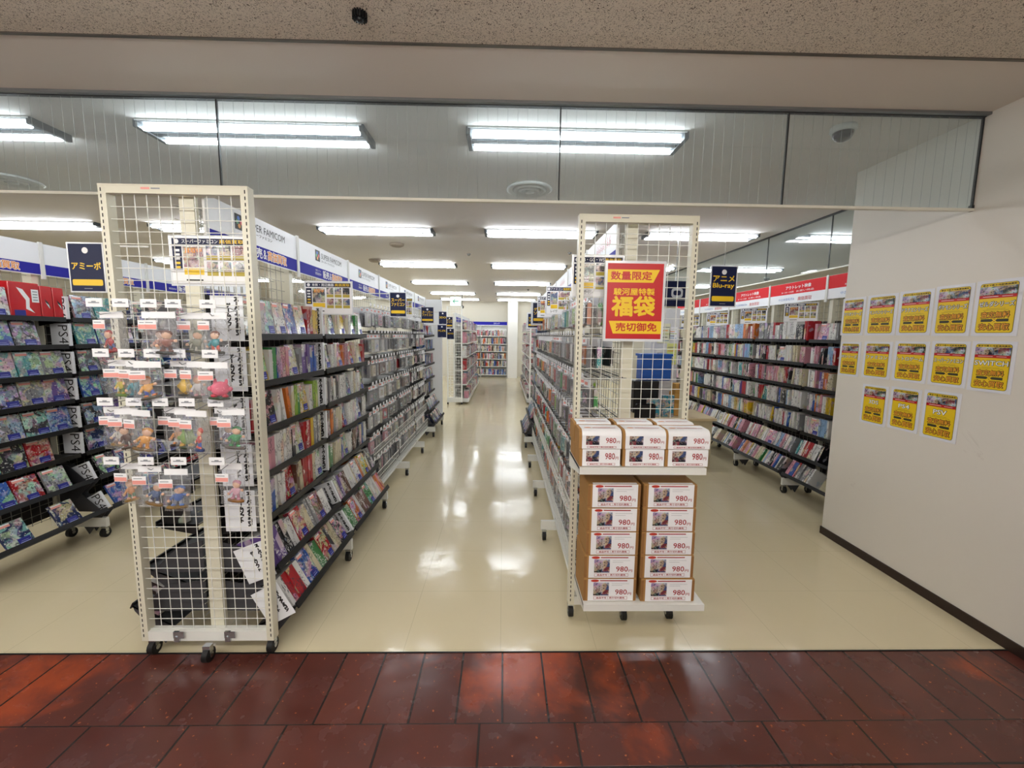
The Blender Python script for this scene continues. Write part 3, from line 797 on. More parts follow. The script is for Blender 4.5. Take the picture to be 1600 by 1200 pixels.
# red console cartons on its top shelf
def carton(y0_, y1_, hgt, dep, lab, logo):
    t = thing('console_carton', lab, 'console box', (L0.x0, 0, L0.levels[0]+.0015), group='console boxes on the far left rack')
    f = .165
    rb = M('carton_red', 'c81420', .2, coat=.6)
    MB().bevbox(f-dep, f, y0_, y1_, 0, hgt, .003, rb).build('carton', t)
    b = MB().plane((f, y0_, 0), (0, 1, 0), (0, 0, 1)); w_ = y1_-y0_
    if logo:
        b.poly([(w_*.25, hgt*.85), (w_*.45, hgt*.80), (w_*.65, hgt*.55), (w_*.62, hgt*.30), (w_*.78, hgt*.14), (w_*.5, hgt*.25), (w_*.52, hgt*.5), (w_*.36, hgt*.7)], pwhite, 1)
        b.rect(w_*.72, hgt*.45, w_*.96, hgt*.82, pwhite, 1)
        for q in range(4): b.rect(w_*.76, hgt*(.5+q*.08), w_*.92, hgt*(.53+q*.08), grey, 2)
    else:
        b.poly([(w_*.3, hgt*.6), (w_*.6, hgt*.5), (w_*.8, hgt*.3), (w_*.5, hgt*.38)], ink, 1); b.poly([(w_*.35, hgt*.5), (w_*.62, hgt*.42), (w_*.7, hgt*.3)], pwhite, 2)
    b.build('printing', t)
    if logo:
        b = MB().plane((f, y0_+.02, 0), (0, 1, 0), (0, 0, 1)); b.rect(0, .01, .06, .045, blue, 3); b.build('price_sticker', t)
carton(2.42, 2.58, .165, .15, 'white console box with a picture of fighters, top shelf, far left rack', False) if False else None
t0 = 2.615
carton(t0, t0+.17, .215, .125, 'large red console box with white swoosh on top shelf of far left rack', True)
carton(t0+.175, t0+.245, .205, .125, 'narrow red console box beside the large one with the swoosh', False)
carton(t0+.25, t0+.318, .202, .125, 'narrow red console box, second one past the large red one', False)
p, th = shelf_spot(L0, 0, 2.50, .014)
o = put('disc_game', face_mesh(.19, .175, .03), p, (.1, 0, L0.rz), rgba('white'), 'large white boxed game with figures on the cover beside the big red box', 'disc game', 'disc games facing out on the far left rack'); stick(o, .19, .175)
for q in range(3):
    p, th = shelf_spot(L0, 0, 2.16+q*.1, .014)
    o = put('disc_game', face_mesh(.09, .15, .02), p, (.15, 0, L0.rz), rgba(['navy', 'grey', 'blue'][q]), '%s game case at the near end of the top shelf, far left rack' % ['navy', 'grey', 'blue'][q], 'disc game', 'disc games facing out on the far left rack'); stick(o, .09, .15)

# --- right-hand rack: spines
stuffR = MB(); nR = 0
for i in range(5):
    for k in range(7):
        ht = (.150, .156, .166) if k < 5 else (.15, .158); th_ = (.016, .018, .022)
        if k == 0: ht = (.15, .165, .18); th_ = (.03, .045, .02)
        big = i >= 3 or (i == 2 and k > 2)
        fill_shelf(R2, 'right-hand rack', i, k, PAL_R2, 'disc_case', 'disc case', 'disc cases on the right-hand rack', th_, ht, .12, [.35] if (i*3+k) % 4 == 0 else [],
                   y_from=(R2.y0+.50) if i == 0 else None, dens=.93, stuff=stuffR if big else None, fw=.12, fh=.15)
stuffR.T = Matrix(); o = stuffR.build('disc_cases_beyond'); tag(o, 'remaining disc cases farther along the right-hand rack', 'disc case', 'disc cases on the right-hand rack', 'stuff')

# --- bagged cartridges on the peg hooks
def cart_mesh(w_, h, t_, top=.03):
    k = ('c', w_, h, t_)
    if k not in ME:
        b = MB().box(-w_*.44, w_*.44, -t_*.5, t_*.5, -h, -top-.012, plain); b.plane((0, t_*.5, 0), (-1, 0, 0), (0, 0, 1)); b.rect(-w_*.3, -h*.85, w_*.3, -h*.45, art_small); b.rect(-w_*.44, -h*.99, w_*.44, -h*.97, paper)
        o = b.build('c'); ME[k] = o.data; bpy.data.objects.remove(o)
        b = MB().bevbox(-w_/2, w_/2, -t_/2-.002, t_/2+.002, -h-.006, -top, .002, cartfilm)
        b.box(-w_*.5, w_*.5, -.001, .001, -top, .004, pwhite); b.plane((0, .001, 0), (-1, 0, 0), (0, 0, 1)); b.rect(-w_*.35, -top*.7, w_*.1, -top*.2, pink)
        o = b.build('c'); ME[k+('b',)] = o.data; bpy.data.objects.remove(o)
    return ME[k], ME[k+('b',)]
stuffC = MB(); dk = MATS
def carts(run, i, zs, pal, rname, solo, group, nstack=3):
    for k, z in enumerate(zs):
        for q in range(8):
            if random.random() < .05: continue
            y = run.y0+i*BAY+.06+q*.1; st = random.choice((nstack-1, nstack)); 
            for s_ in range(st):
                out = .192-s_*.05+random.uniform(-.004, .004); cn = pick(pal); w_, h, t_ = .082, random.choice((.135, .145)), .020
                p = run.W(y+random.uniform(-.004, .004), out, z-.003); rz = run.rz+random.uniform(-.28, .28)
                if s_ < solo(i, k):
                    cm, bm = cart_mesh(w_, h, t_)
                    o = put('bagged_cartridge', cm, p, (0, 0, rz), rgba(cn), '%s bagged cartridge, %s %s peg of %s row, %s peg bay, %s' %
                            (cn, 'frontmost on' if s_ == 0 else 'second-deep on', nth(q+1), nth(k+1), nth(i+1 if rname[0] == 'r' else i-1), rname), 'bagged cartridge', group)
                    put('clear_bag', bm, (0, 0, 0), (0, 0, 0), (1, 1, 1, 1), parent=o)
                else:
                    stuffC.T = Matrix.Translation(p) @ Matrix.Rotation(rz, 4, 'Z')
                    stuffC.box(-w_*.44, w_*.44, -t_*.5, t_*.5, -h, -.042, stuffmat(cn)); stuffC.box(-w_*.5, w_*.5, -.001, .001, -.042, .004, pwhite)
                    stuffC.box(-w_*.5, w_*.5, -t_*.2, t_*.2, -h-.006, -h+.01, paper)
for i in (2, 3, 4): carts(L1, i, HOOKZ, PAL_CART, 'left rack', lambda i, k: (1 if i < 4 else 0) + (1 if i == 2 and k < 3 else 0), 'bagged cartridges left of the aisle')
for i in (0, 1, 2, 3): carts(R1, i, HOOKZ, PAL_CART_R, 'right rack', lambda i, k: 1 if i < 2 else 0, 'bagged cartridges right of the aisle')
stuffC.T = Matrix(); tag(stuffC.build('cartridge_bags_beyond'), 'remaining bagged cartridges behind and beyond those on the pegs', 'bagged cartridge', 'bagged cartridges left of the aisle', 'stuff')
for k in range(7):
    fill_shelf(R1, 'right aisle rack', 4, k, {'pale blue': 4, 'white': 3, 'grey': 2, 'navy': 2, 'pink': 1}, 'game_case', 'game case', 'game cases at the end of the right aisle rack', (.03,), (.14,), .12, [0, .25, .5] if k > 3 else [.1], fw=.12, fh=.14, dens=.85)

# ================================================================== MESH END RACKS
def slotted_post(b, x0, x1, y0, y1, z0, z1, slots_x):
    b.box(x0, x1, y0, y1, z0, z1, cream)
    b.plane((0, y0, 0), (1, 0, 0), (0, 0, 1)); z = z0+.02
    while z < z1-.02: b.rect(slots_x-.0022, z, slots_x+.0022, z+.014, slot); z += .0245
def grid(b, x0, x1, z0, z1, y, st, r, mat):
    n_ = max(2, round((x1-x0)/st)); m_ = max(2, round((z1-z0)/st))
    for i in range(1, n_): x = x0+(x1-x0)*i/n_; b.cyl((x, y, z0), (x, y, z1), r, mat, 6)
    for i in range(0, m_+1): z = z0+(z1-z0)*i/m_; b.cyl((x0, y-r*1.8, z), (x1, y-r*1.8, z), r, mat, 6)
def end_rack(label, x0, x1, y, ztop, casters, zb=.075):
    t = thing('mesh_rack', label, 'display rack', ((x0+x1)/2, y, 0)); c_ = (x0+x1)/2; a, z = x0-c_, x1-c_
    for s_, xa, xb in ((a, a, a+.03), (z, z-.03, z)):
        b = MB(); slotted_post(b, xa, xb, -.012, .03, zb, ztop, (xa+.011) if s_ < 0 else (xb-.011)); b.build('post', t)
    b = MB().box(a+.0302, z-.0302, -.012, .03, ztop-.03, ztop, cream); b.box(a, z, -.013, .031, ztop+.0002, ztop+.005, cream)
    b.plane((0, -.012, 0), (1, 0, 0), (0, 0, 1)); b.text('REDSTAR', -.125, ztop-.014, -.08, ztop-.006, red, 1, .02, fit=True) if False else b.rect(-.125, ztop-.014, -.09, ztop-.006, MATS['pink_print']); b.rect(-.085, ztop-.0125, -.05, ztop-.0075, grey)
    b.build('top_rail', t)
    b = MB(); grid(b, a+.03, z-.03, zb+.05, ztop-.03, .006, .0485, .0017, enamel); b.build('grid_panel', t)
    MB().box(a+.0302, z-.0302, -.012, .03, zb, zb+.045, enamel).build('bottom_rail', t)
    for cx, cy in casters:
        b = MB(); caster(b, cx-c_, cy-y, .032); b.build('caster', t)
    return t, c_
rackL, cL = end_rack('tall cream mesh rack on casters hung with bagged figures, front left', -1.61, -1.025, 1.78, 2.03, [(-1.575, 1.79), (-1.30, 1.74), (-1.05, 1.80)])
for xx in (-1.45, -1.225):       # two steel clips on the bottom rail
    b = MB().box(-.012, .012, -.02, -.012, .075, .125, chrome); b.box(-.012, .035, -.022, -.0195, .095, .125, chrome); b.cyl((0, -.026, .1), (0, -.018, .1), .006, chrome)
    b.build('rail_clip', rackL, (xx-cL, 0, 0))
rackR, cR = end_rack('cream mesh rack on casters carrying lucky-bag boxes and the red poster', .348, .913, 2.03, 2.018, [(.364, 2.04), (.634, 2.01), (.875, 2.02)])
for nm, z0, z1, y0_, y1_, xa, xb in (('tray', .215, .245, 1.775, 2.018, .375, .93), ('shelf', .868, .897, 1.745, 2.018, .332, .882)):
    b = MB().box(xa-cR, xb-cR, y0_-2.03, y1_-2.03, z0+.018, z1, enamel); b.box(xa-cR, xb-cR, y0_-2.03-.008, y0_-2.03+.004, z0, z1+.001, enamel)
    for x in (xa, xb-.003):
        b.add([(x-cR, y0_-2.03, z0), (x-cR, y1_-2.03, z0-.05), (x-cR, y1_-2.03, z1), (x-cR, y0_-2.03, z1)], [(0, 1, 2, 3)], enamel)
    b.build(nm, rackR)

# --- lucky-bag boxes
def price_sheet(b, w_, h, big):
    b.rect(0, 0, w_, h, pwhite, 1)
    if big:
        b.disc(w_*.15, h*.92, w_*.09, M('badge_red', 'c23a2a', .5), 2, 16, h*.06); b.rect(w_*.26, h*.90, w_*.86, h*.945, dred, 2)
        b.rect(w_*.12, h*.24, w_*.46, h*.84, arts[0], 2); b.rect(w_*.12, h*.24, w_*.28, h*.45, arts[1], 3); b.rect(w_*.3, h*.3, w_*.46, h*.5, arts[2], 3)
        b.rect(w_*.52, h*.78, w_*.9, h*.79, grey, 2); b.rect(w_*.52, h*.70, w_*.75, h*.71, grey, 2)
        b.text('980', w_*.60, h*.28, w_*.86, h*.52, dred, 2, .01, fit=True); b.text('円', w_*.875, h*.26, w_*.955, h*.38, dred, 2, .01, fit=True)
    else:
        b.rect(w_*.10, h*.30, w_*.44, h*1.0, arts[1], 2); b.rect(w_*.1, h*.30, w_*.26, h*.6, arts[2], 3); b.rect(w_*.28, h*.6, w_*.44, h*.98, arts[0], 3)
        b.text('980', w_*.60, h*.44, w_*.86, h*.86, dred, 2, .01, fit=True); b.text('円', w_*.875, h*.42, w_*.955, h*.62, dred, 2, .01, fit=True)
    x0, x1, y0_, y1_ = w_*.13, w_*.87, h*.06, h*.20
    for r in ((x0, y0_, x1, y0_+.0012), (x0, y1_-.0012, x1, y1_), (x0, y0_, x0+.0012, y1_), (x1-.0012, y0_, x1, y1_)): b.rect(*r, dred, 2)
    b.text('返品不可｜売り切れ御免', x0+.012, y0_+h*.025, x1-.012, y1_-h*.025, dred, 2, .03, fit=True)
def big_box(x0, x1, y, z0, z1, dep, label):
    t = thing('lucky_box', label, 'cardboard box', ((x0+x1)/2, y, z0), group='lucky-bag boxes stacked on the tray'); w_ = x1-x0; h = z1-z0-.0012
    b = MB().bevbox(-w_/2, w_/2, 0, dep, 0, h, .0025, kraft); b.plane((0, 0, 0), (1, 0, 0), (0, 0, 1))
    b.box(-w_/2+.001, -w_/2+.012, -.0008, .004, .006, h-.006, kraft2); b.box(w_/2-.012, w_/2-.001, -.0008, .004, .006, h-.006, kraft2); b.build('carton', t)
    b = MB().plane((-w_/2+.020, -.0006, .003), (1, 0, 0), (0, 0, 1)); price_sheet(b, w_-.034, h-.004, True)
    b.plane((-w_/2+.022, -.0004, h+.0004), (1, 0, 0), (0, 1, 0)) if z1 > .78 else None
    if z1 > .78: b.rect(0, 0, w_-.04, .018, pwhite, 1)
    b.build('price_label', t)
rows_ = ['bottom', 'second from bottom', 'middle', 'second from top', 'top']
for r in range(5):
    jx = [.004, -.003, .003, .002, .0][r]
    z0 = .246+r*.112
    big_box(.382+jx*0-(.004 if r < 2 else -.002), .622, 1.795, z0, z0+.1115, .205, 'brown cardboard lucky box priced 980, left stack, %s' % rows_[r])
    big_box(.636+(.006 if r == 0 else 0), .884+(.006 if r == 0 else -.002*r), 1.79+(.006 if r else 0), z0, z0+.1115, .205, 'brown cardboard lucky box priced 980, right stack, %s' % rows_[r])
def small_box(x0, x1, y, z0, h, dep, label, wrap=True):
    t = thing('lucky_pack', label, 'cardboard box', ((x0+x1)/2, y, z0), group='white-wrapped boxes on the upper shelf'); w_ = x1-x0
    b = MB(); r = min(.028, h*.42) if wrap else .006; prof = [(0.0, .002), (0, h-r)]
    for k in range(1, 6): a = PI/2*k/5; prof.append((r-r*math.cos(a), h-r+r*math.sin(a)))
    prof.append((dep*.85, h+.0008)); xa, xb = -w_/2+.012, w_/2+.001
    vs = []; pc = [(.001, .0005)]+[(q+.0006, zz-.0006) for q, zz in prof[1:]]+[(dep, h), (dep, .0005)]; pc[-2] = (dep, h-.0004); c2 = MB(); n_ = len(pc)
    c2.add([(x, q, zz) for x in (-w_/2, w_/2) for q, zz in pc], [tuple(range(n_-1, -1, -1)), tuple(range(n_, 2*n_))]+[(k, (k+1) % n_, n_+(k+1) % n_, n_+k) for k in range(n_)], kraft).build('carton', t)
    for q, zz in prof: vs += [(xa, q-.0012, zz), (xb, q-.0012, zz)]
    fs = [(2*k, 2*k+1, 2*k+3, 2*k+2) for k in range(len(prof)-1)]; b.add(vs, fs, pwhite, True)
    b.plane((xa, -.0012, .002), (1, 0, 0), (0, 0, 1)); price_sheet(b, xb-xa, (h-r) if wrap else h-.01, False)
    if wrap:
        b.plane((xa, r, h+.0008), (1, 0, 0), (0, 1, 0)); b.disc(.03, .012, .016, M('badge_orange', 'e08a50', .5), 1, 14, .008); b.rect(.05, .006, w_-.03, .012, dred, 1); b.rect(.05, .02, w_-.05, .023, pink, 1)
    b.build('wrapper', t)
nm3 = ['left', 'middle', 'right']
for c_, (xa, xb) in enumerate(((.333, .508), (.520, .700), (.706, .892))):
    z0 = .8985
    small_box(xa, xb, 1.755, z0, .078, .115, 'white-wrapped lucky pack priced 980, upper shelf, lower row, %s' % nm3[c_], False)
    small_box(xa-.004, xb+.002, 1.750, z0+.0785, .084, .115, 'white-wrapped lucky pack priced 980, upper shelf, upper front row, %s' % nm3[c_])
    small_box(xa, xb-.004, 1.877, z0, .078, .115, 'white-wrapped lucky pack hidden behind the lower row, %s' % nm3[c_], False)
    small_box(xa-.006+.01*c_*0, xb-.01, 1.875, z0+.0785, .088, .115, 'white-wrapped lucky pack behind the upper front row, %s' % nm3[c_])

# --- hooks, labels and bagged toy figures on the left rack
SK = 'e0b394'
def mcol(h): return M('toy_'+h, h, .35)
def figure(b, c1, c2, c3, base, lean=0, big=1):
    k = big
    b.lathe((0, 0, 0), [(.024*k, 0), (.024*k, .005), (.021*k, .007)], mcol(base), 16, .8)
    for s_ in (-1, 1):
        b.cyl((s_*.008, 0, .006), (s_*.006, 0, .024*k), .0045*k, mcol(c2), 7); b.ball((s_*.009, -.003, .009), .006*k, mcol(c3), 8, 5, (1, 1.3, .7))
        b.cyl((s_*.009*k, 0, .038*k), (s_*.019*k, -.006, .030*k+.008*s_), .0038*k, mcol(c1), 7); b.ball((s_*.0195*k, -.007, .030*k+.008*s_), .0045, mcol(SK), 7, 5)
    b.ball((0, 0, .032*k), .0115*k, mcol(c1), 10, 7, (1, .8, 1.15)); b.ball((0, -.001, .052*k), .0115*k, mcol(SK), 10, 8)
    b.ball((0, .002, .0565*k), .0125*k, mcol(c3), 10, 6, (1.05, 1.0, .75))
def blob(b, c1, c2, base):                    # a round toy creature
    b.lathe((0, 0, 0), [(.024, 0), (.024, .005), (.021, .007)], mcol(base), 16, .8)
    b.ball((0, 0, .030), .021, mcol(c1), 12, 8, (1, .85, 1)); 
    for s_ in (-1, 1):
        b.ball((s_*.012, -.006, .010), .008, mcol(c2), 8, 5, (1, 1.4, .7)); b.ball((s_*.021, -.002, .03), .007, mcol(c1), 8, 5); b.ball((s_*.012, .002, .049), .006, mcol(c1), 8, 5, (.7, .7, 1.6))
FIG = {  # kind, colours, base, words
 'r1': [('f', 'b02a28', '28407e', 'b02a28', 'a02020', 'red and blue'), ('f', 'c07048', 'd8b890', '8a4a30', 'a03028', 'orange'), ('f', '8a5040', '5a3c34', '6a3a2c', '33322e', 'brown'), ('f', '8c8c78', '6e6e60', '9a9a88', '4a4a3c', 'olive grey'), ('f', '2e8c94', 'c85038', '8a4a30', '3c3c2c', 'teal and red')],
 'r2': [('f', 'c8b23c', '5c7a34', 'b89a38', '56702c', 'yellow and green'), ('f', '3c8c96', '2e6a78', '3c8c96', '30404a', 'teal'), ('f', 'd89a3c', '3450a0', 'd07a38', '4a463a', 'orange and blue'), ('b', 'e6b82a', '8a6a2a', '3c3a34', 'yellow'), ('f', 'c8c4c0', '9a8a88', 'd8a0a0', '504a44', 'grey'), ('b', 'e8607c', 'c83048', '34422c', 'pink')],
 'r3': [('f', 'e0d8c8', '8a6a58', '7a4a3a', '8a6a30', 'cream'), ('f', '5a3c34', '3a2c28', '8a4a3c', '4a4038', 'dark brown'), ('f', 'd8952e', 'b87a28', 'c8842c', '6a5020', 'amber'), ('f', 'e8a05c', 'f0ece0', 'e89040', '3a2c22', 'orange and white'), ('b', '7c9a4c', 'c89a3c', '3c4630', 'green'), ('f', 'c83c34', '3a5aa8', 'd8503c', '2c3a6c', 'red and white'), ('f', '6a5a7c', '4a4a5c', '8a7a90', '2c2a2c', 'purple'), ('f', '2f8a4c', '4a6a40', '2f8a4c', '5a5048', 'green-haired')],
 'r4': [('f', 'c88a58', '5c7c60', 'e0a080', '8a6a28', 'orange and green'), ('f', '34507c', '28385c', 'c8c8cc', '7a5c2c', 'slim blue'), ('f', '3c62a8', '8a90a0', '4a70b0', '8a6a30', 'bright blue'), ('f', 'd8a8b4', 'b07888', 'c88a98', '8a5c28', 'pink and grey')]}
XY = {'r1': (1.545, [-1.51, -1.31, -1.262, -1.195, -1.095]), 'r2': (1.36, [-1.49, -1.405, -1.335, -1.262, -1.178, -1.085]), 'r3': (1.175, [-1.525, -1.46, -1.375, -1.30, -1.235, -1.168, -1.10, -1.05]), 'r4': (.945, [-1.49, -1.39, -1.262, -1.095])}
HKX = {'r1': [-1.51, -1.415, -1.313, -1.224, -1.098], 'r2': [-1.505, -1.411, -1.317, -1.223, -1.102], 'r3': [-1.507, -1.4, -1.302, -1.202, -1.094], 'r4': [-1.506, -1.375, -1.251, -1.105]}
PZ = {'r1': 1.56, 'r2': 1.375, 'r3': 1.19, 'r4': .96}
hookp = None
for ri, (r, xs) in enumerate(HKX.items()):
    for q, x in enumerate(xs):
        lab = 'wire display hook with white label plate, %s along the %s row of the figure rack' % (nth(q+1), nth(ri+1))
        if hookp is None:
            t = thing('display_hook', lab, 'display hook', (x, 1.77, PZ[r]-.02), group='hooks of the figure rack')
            MB().wire([(0, 0, .0), (0, -.012, .004), (0, -.15, -.022), (0, -.164, -.012)], .0018, chrome, 6).wire([(0, 0, .0), (0, -.04, .012), (0, -.168, .012)], .0014, chrome, 6).build('prong', t)
            b = MB().box(-.0295, .0295, -.171, -.1685, .005, .036, pwhite); b.plane((0, -.171, 0), (1, 0, 0), (0, 0, 1))
            b.rect(-.02, .018, .02, .022, grey); b.rect(-.008, .022, .008, .026, grey); b.build('label_plate', t); hookp = t
        else: t = copy_thing(hookp); t.location = (x, 1.77, PZ[r]-.02); tag(t, lab, 'display hook', 'hooks of the figure rack')
for ri, (r, lst) in enumerate(FIG.items()):
    zt, xs = XY[r]
    for q, (spec_, x) in enumerate(zip(lst, xs)):
        kind_, words_ = spec_[0], spec_[-1]; yy = 1.665-(q % 3)*.034
        bw_ = .105 if r != 'r1' else .125; bh = .15 if r != 'r2' else .135
        t = thing('bagged_figure', 'clear bag holding a %s toy figure, %s along the %s row' % (words_, nth(q+1), nth(ri+1)), 'bagged toy', (x, yy, zt-.035), (0, 0, random.uniform(-.25, .25)), 'bagged figures on the mesh rack')
        # bag: a crumpled pillow
        b = MB(); nx, nzz = 7, 9; vs = []
        for side in (-1, 1):
            for j in range(nzz+1):
                for i in range(nx+1):
                    u, v_ = i/nx, j/nzz; d_ = .026*math.sin(PI*u)**.6*math.sin(PI*min(1, v_*1.05))**.5 if 0 < u < 1 and 0 < v_ < 1 else 0
                    vs.append(((u-.5)*bw_*(1+.05*math.sin(7*v_+q)), side*(d_+random.uniform(-.003, .003) if d_ else 0), -bh+v_*bh))
        M_ = (nx+1)*(nzz+1); fs = []
        for s_ in range(2):
            for j in range(nzz):
                for i in range(nx):
                    a = s_*M_+j*(nx+1)+i; f_ = (a, a+1, a+nx+2, a+nx+1); fs.append(f_ if s_ == 0 else f_[::-1])
        b.add(vs, fs, bagfilm, False).build('clear_bag', t)
        b = MB().box(-bw_*.42, bw_*.42, -.0015, .0015, -.004, .020, pwhite); b.build('header_card', t)
        b = MB().box(-.026, .026, -.0305, -.0295, -.046, -.012, pwhite); b.plane((0, -.0305, 0), (1, 0, 0), (0, 0, 1))
        b.rect(-.025, -.044, .025, -.028, pink); b.rect(-.02, -.022, .012, -.019, grey)
        b.build('price_sticker', t, (-bw_*.18, 0, 0))
        b = MB(); (figure if kind_ == 'f' else blob)(b, *spec_[1:-1])
        o = b.build('figure', t, (random.uniform(-.008, .012), -.002, -bh+.014), (random.uniform(-.1, .1), random.uniform(-.25, .25), random.uniform(-.6, .6)))
        o.scale = (1.45, .75, 1.35)

# ================================================================== SIGN CARDS
def board(name, label, cat, x0, x1, y, z0, z1, draw, mat=white, rz=0, th=.003, border=.0, face='y', group=None, arm=None):
    """flat sign facing the camera side (-y), or the aisle when face='x'"""
    w_, h = x1-x0, z1-z0
    t = thing(name, label, cat, ((x0+x1)/2, y, (z0+z1)/2), (0, 0, rz), group)
    MB().box(-w_/2-border, w_/2+border, 0, th, -h/2-border, h/2+border, lamin if border else mat).build('board', t)
    b = MB().plane((-w_/2, 0, -h/2), (1, 0, 0), (0, 0, 1))
    if border: b.rect(0, 0, w_, h, mat, 1)
    draw(b, w_, h); b.build('printing', t)
    if arm is not None:              # carrier: a rod to the rack, or a line to the ceiling
        cx = (x0+x1)/2
        if arm == 'up': MB().cyl((0, th+.002, 0), (0, th+.002, CEIL-(z0+z1)/2), .0008, plastic, 5).build('hanging_line', t)
        else: xa, xb = sorted((arm-cx, 0)); MB().box(xa, xb, th, th+.004, h/2-.012, h/2-.004, plastic).build('arm', t)
    return t
def d_red(b, w, h):
    b.poly([(0, h*.75), (w*.82, h*.75), (w*.93, h*.92), (0, h*.92)], yellow, 2); b.text('数量限定', w*.06, h*.785, w*.79, h*.895, red, 3, .03, fit=True)
    b.text('駿河屋特製', w*.12, h*.585, w*.85, h*.675, yellow, 3, .03, fit=True); b.text('福袋', w*.10, h*.31, w*.86, h*.565, yellow, 3, .045, fit=True)
    b.poly([(w*.13, h*.07), (w, h*.07), (w, h*.24), (w*.05, h*.24)], yellow, 2); b.text('売切御免', w*.18, h*.105, w*.92, h*.215, red, 3, .03, fit=True)
board('red_poster', 'large red and yellow lucky-bag poster hung on the right mesh rack', 'poster', .487, .752, 2.008, 1.448, 1.80, d_red, red, border=.012)
def d_pop(title, acc, cells, extra=None):
    def d(b, w, h):
        b.rect(w*.02, h*.84, w*.98, h*.97, navy, 2); b.disc(w*.08, h*.905, h*.05, pwhite, 3); b.text(title, w*.15, h*.865, w*.62, h*.95, pwhite, 3, .02, fit=True); b.text('高価買取', w*.64, h*.865, w*.96, h*.95, yellow, 3, .02, fit=True)
        b.rect(w*.02, h*.30, w*.14, h*.80, navy, 2)
        for q in range(5): b.rect(w*.045, h*(.33+q*.09), w*.115, h*(.38+q*.09), yellow if q < 2 else pwhite, 3)
        b.rect(w*.16, h*.36, w*.42, h*.80, arts[acc], 2); b.text('買取中', w*.18, h*.66, w*.40, h*.77, orange, 3, .02, fit=True) if extra is None else None
        b.rect(w*.16, h*.20, w*.42, h*.34, yellow, 2)
        if extra: b.text(extra, w*.16, h*.05, w*.42, h*.16, ink, 2, .01, fit=True)
        else: b.rect(w*.18, h*.07, w*.40, h*.10, ink, 2)
        for i in range(cells):
            for j in range(2):
                x = w*(.46+i*.52/cells); z_ = h*(.18+j*.34); ww = w*.44/cells
                b.rect(x, z_+h*.10, x+ww, z_+h*.30, arts[(acc+i+j+1) % 4], 2); b.rect(x, z_, x+ww, z_+h*.09, M('dull_yellow', 'b8a43c', .5), 2)
    return d
board('buyback_board', 'purchase price board with photos, behind the left mesh rack', 'sign', -1.376, -1.065, 1.8112, 1.655, 1.845, d_pop('スーパーファミコン', 2, 3), pwhite, border=.008, arm=-1.24)
board('buyback_board', 'purchase price board with black console pictures over the second bay', 'sign', -1.205, -.925, 2.615, 1.575, 1.765, d_pop('本体・周辺機器', 1, 3), pwhite, border=.006, arm=-1.24)
board('buyback_board', 'small price board behind the blue Japanese card, left rack', 'sign', -.93, -.80, 3.75, 1.60, 1.77, d_pop('周辺機器', 0, 2), pwhite, arm=-1.24)
def d_card(lines, sub=True, ycol=True):
    def d(b, w, h):
        b.disc(w*.5, h*.86, h*.065, pwhite, 2); n_ = len(lines)
        for i, s_ in enumerate(lines):
            z_ = h*(.62-i*.19) if n_ > 1 else h*.46
            b.text(s_, w*.07, z_, w*.93, z_+h*.15, yellow, 2, .03, fit=True)
        if sub: b.rrect(w*.05, h*.12, w*.95, h*.25, h*.03, yellow, 2)
        b.rect(w*.38, h*.05, w*.62, h*.065, grey, 2)
    return d
board('category_card', 'large navy card with yellow katakana at the far left of the mesh rack', 'sign', -1.965, -1.815, 1.985, 1.635, 1.845, d_card(['アミーボ']), navy, border=.006, arm=-1.61)
board('category_card', 'small navy card under the large katakana card, far left', 'sign', -1.86, -1.77, 2.05, 1.52, 1.60, d_card(['ステーション'], False), navy, border=.004, arm=-1.61)
board('category_card', 'navy and yellow card over the first pegs left of the aisle', 'sign', -.955, -.825, 3.60, 1.605, 1.80, d_card(['スーパー', 'ファミコン']), navy, border=.005, arm=-1.24)
board('category_card', 'navy card with yellow katakana farther back on the left rack', 'sign', -.965, -.825, 5.0, 1.59, 1.77, d_card(['スーパー', 'ファミコン']), navy, border=.005, arm=-1.24)
for x0, x1, z0, z1, y, ls, lb in ((-.905, -.80, 1.60, 1.77, 5.95, ['3DO'], 'upper navy card beside the tall white panel'), (-.92, -.80, 1.415, 1.585, 5.92, ['PC-FX'], 'lower navy card beside the tall white panel'),
                          (-.94, -.84, 1.57, 1.74, 6.981, ['ゲーム', 'ソフト'], 'upper navy card on the tall white panel'), (-.93, -.82, 1.38, 1.55, 6.981, ['3DO'], 'lower navy card on the tall white panel')):
    board('category_card', lb, 'sign', x0, x1, y, z0, z1, d_card(ls, len(ls) > 1), navy, border=.005, arm=-1.24 if y < 6.5 else -1.05)
board('category_card', 'glossy navy anime card above the right-hand rack', 'sign', 1.415, 1.59, 2.9, 1.675, 1.94, d_card(['アニメ', 'Blu-ray']), navy, border=.008, rz=.05, arm='up')
# right of the aisle
board('buyback_board', 'price board with green-screen pictures, partly behind the red poster', 'sign', .335, .58, 2.085, 1.653, 1.845, d_pop('GB・GG・WS', 3, 1, 'ウィザードリィ'), pwhite, border=.006)
board('buyback_board', 'white price board with a blue and red picture, right of the aisle', 'sign', .30, .48, 2.98, 1.61, 1.80, d_pop('ファミコン', 0, 1, 'レイヴ'), pwhite, border=.004, arm=0.56)
board('buyback_board', 'price board with dark portrait picture, third along the right aisle rack', 'sign', .30, .45, 3.75, 1.62, 1.80, d_pop('SFC', 2, 1), pwhite, border=.004, arm=0.56)
board('category_card', 'navy and yellow card, fourth sign along the right aisle rack', 'sign', .31, .45, 4.5, 1.585, 1.80, d_card(['ゲーム', 'ソフト']), navy, border=.02, arm=0.56)
board('category_card', 'small navy card, fifth sign along the right aisle rack', 'sign', .30, .42, 5.2, 1.555, 1.72, d_card(['ゲーム', 'ソフト']), navy, border=.015, arm=0.56)
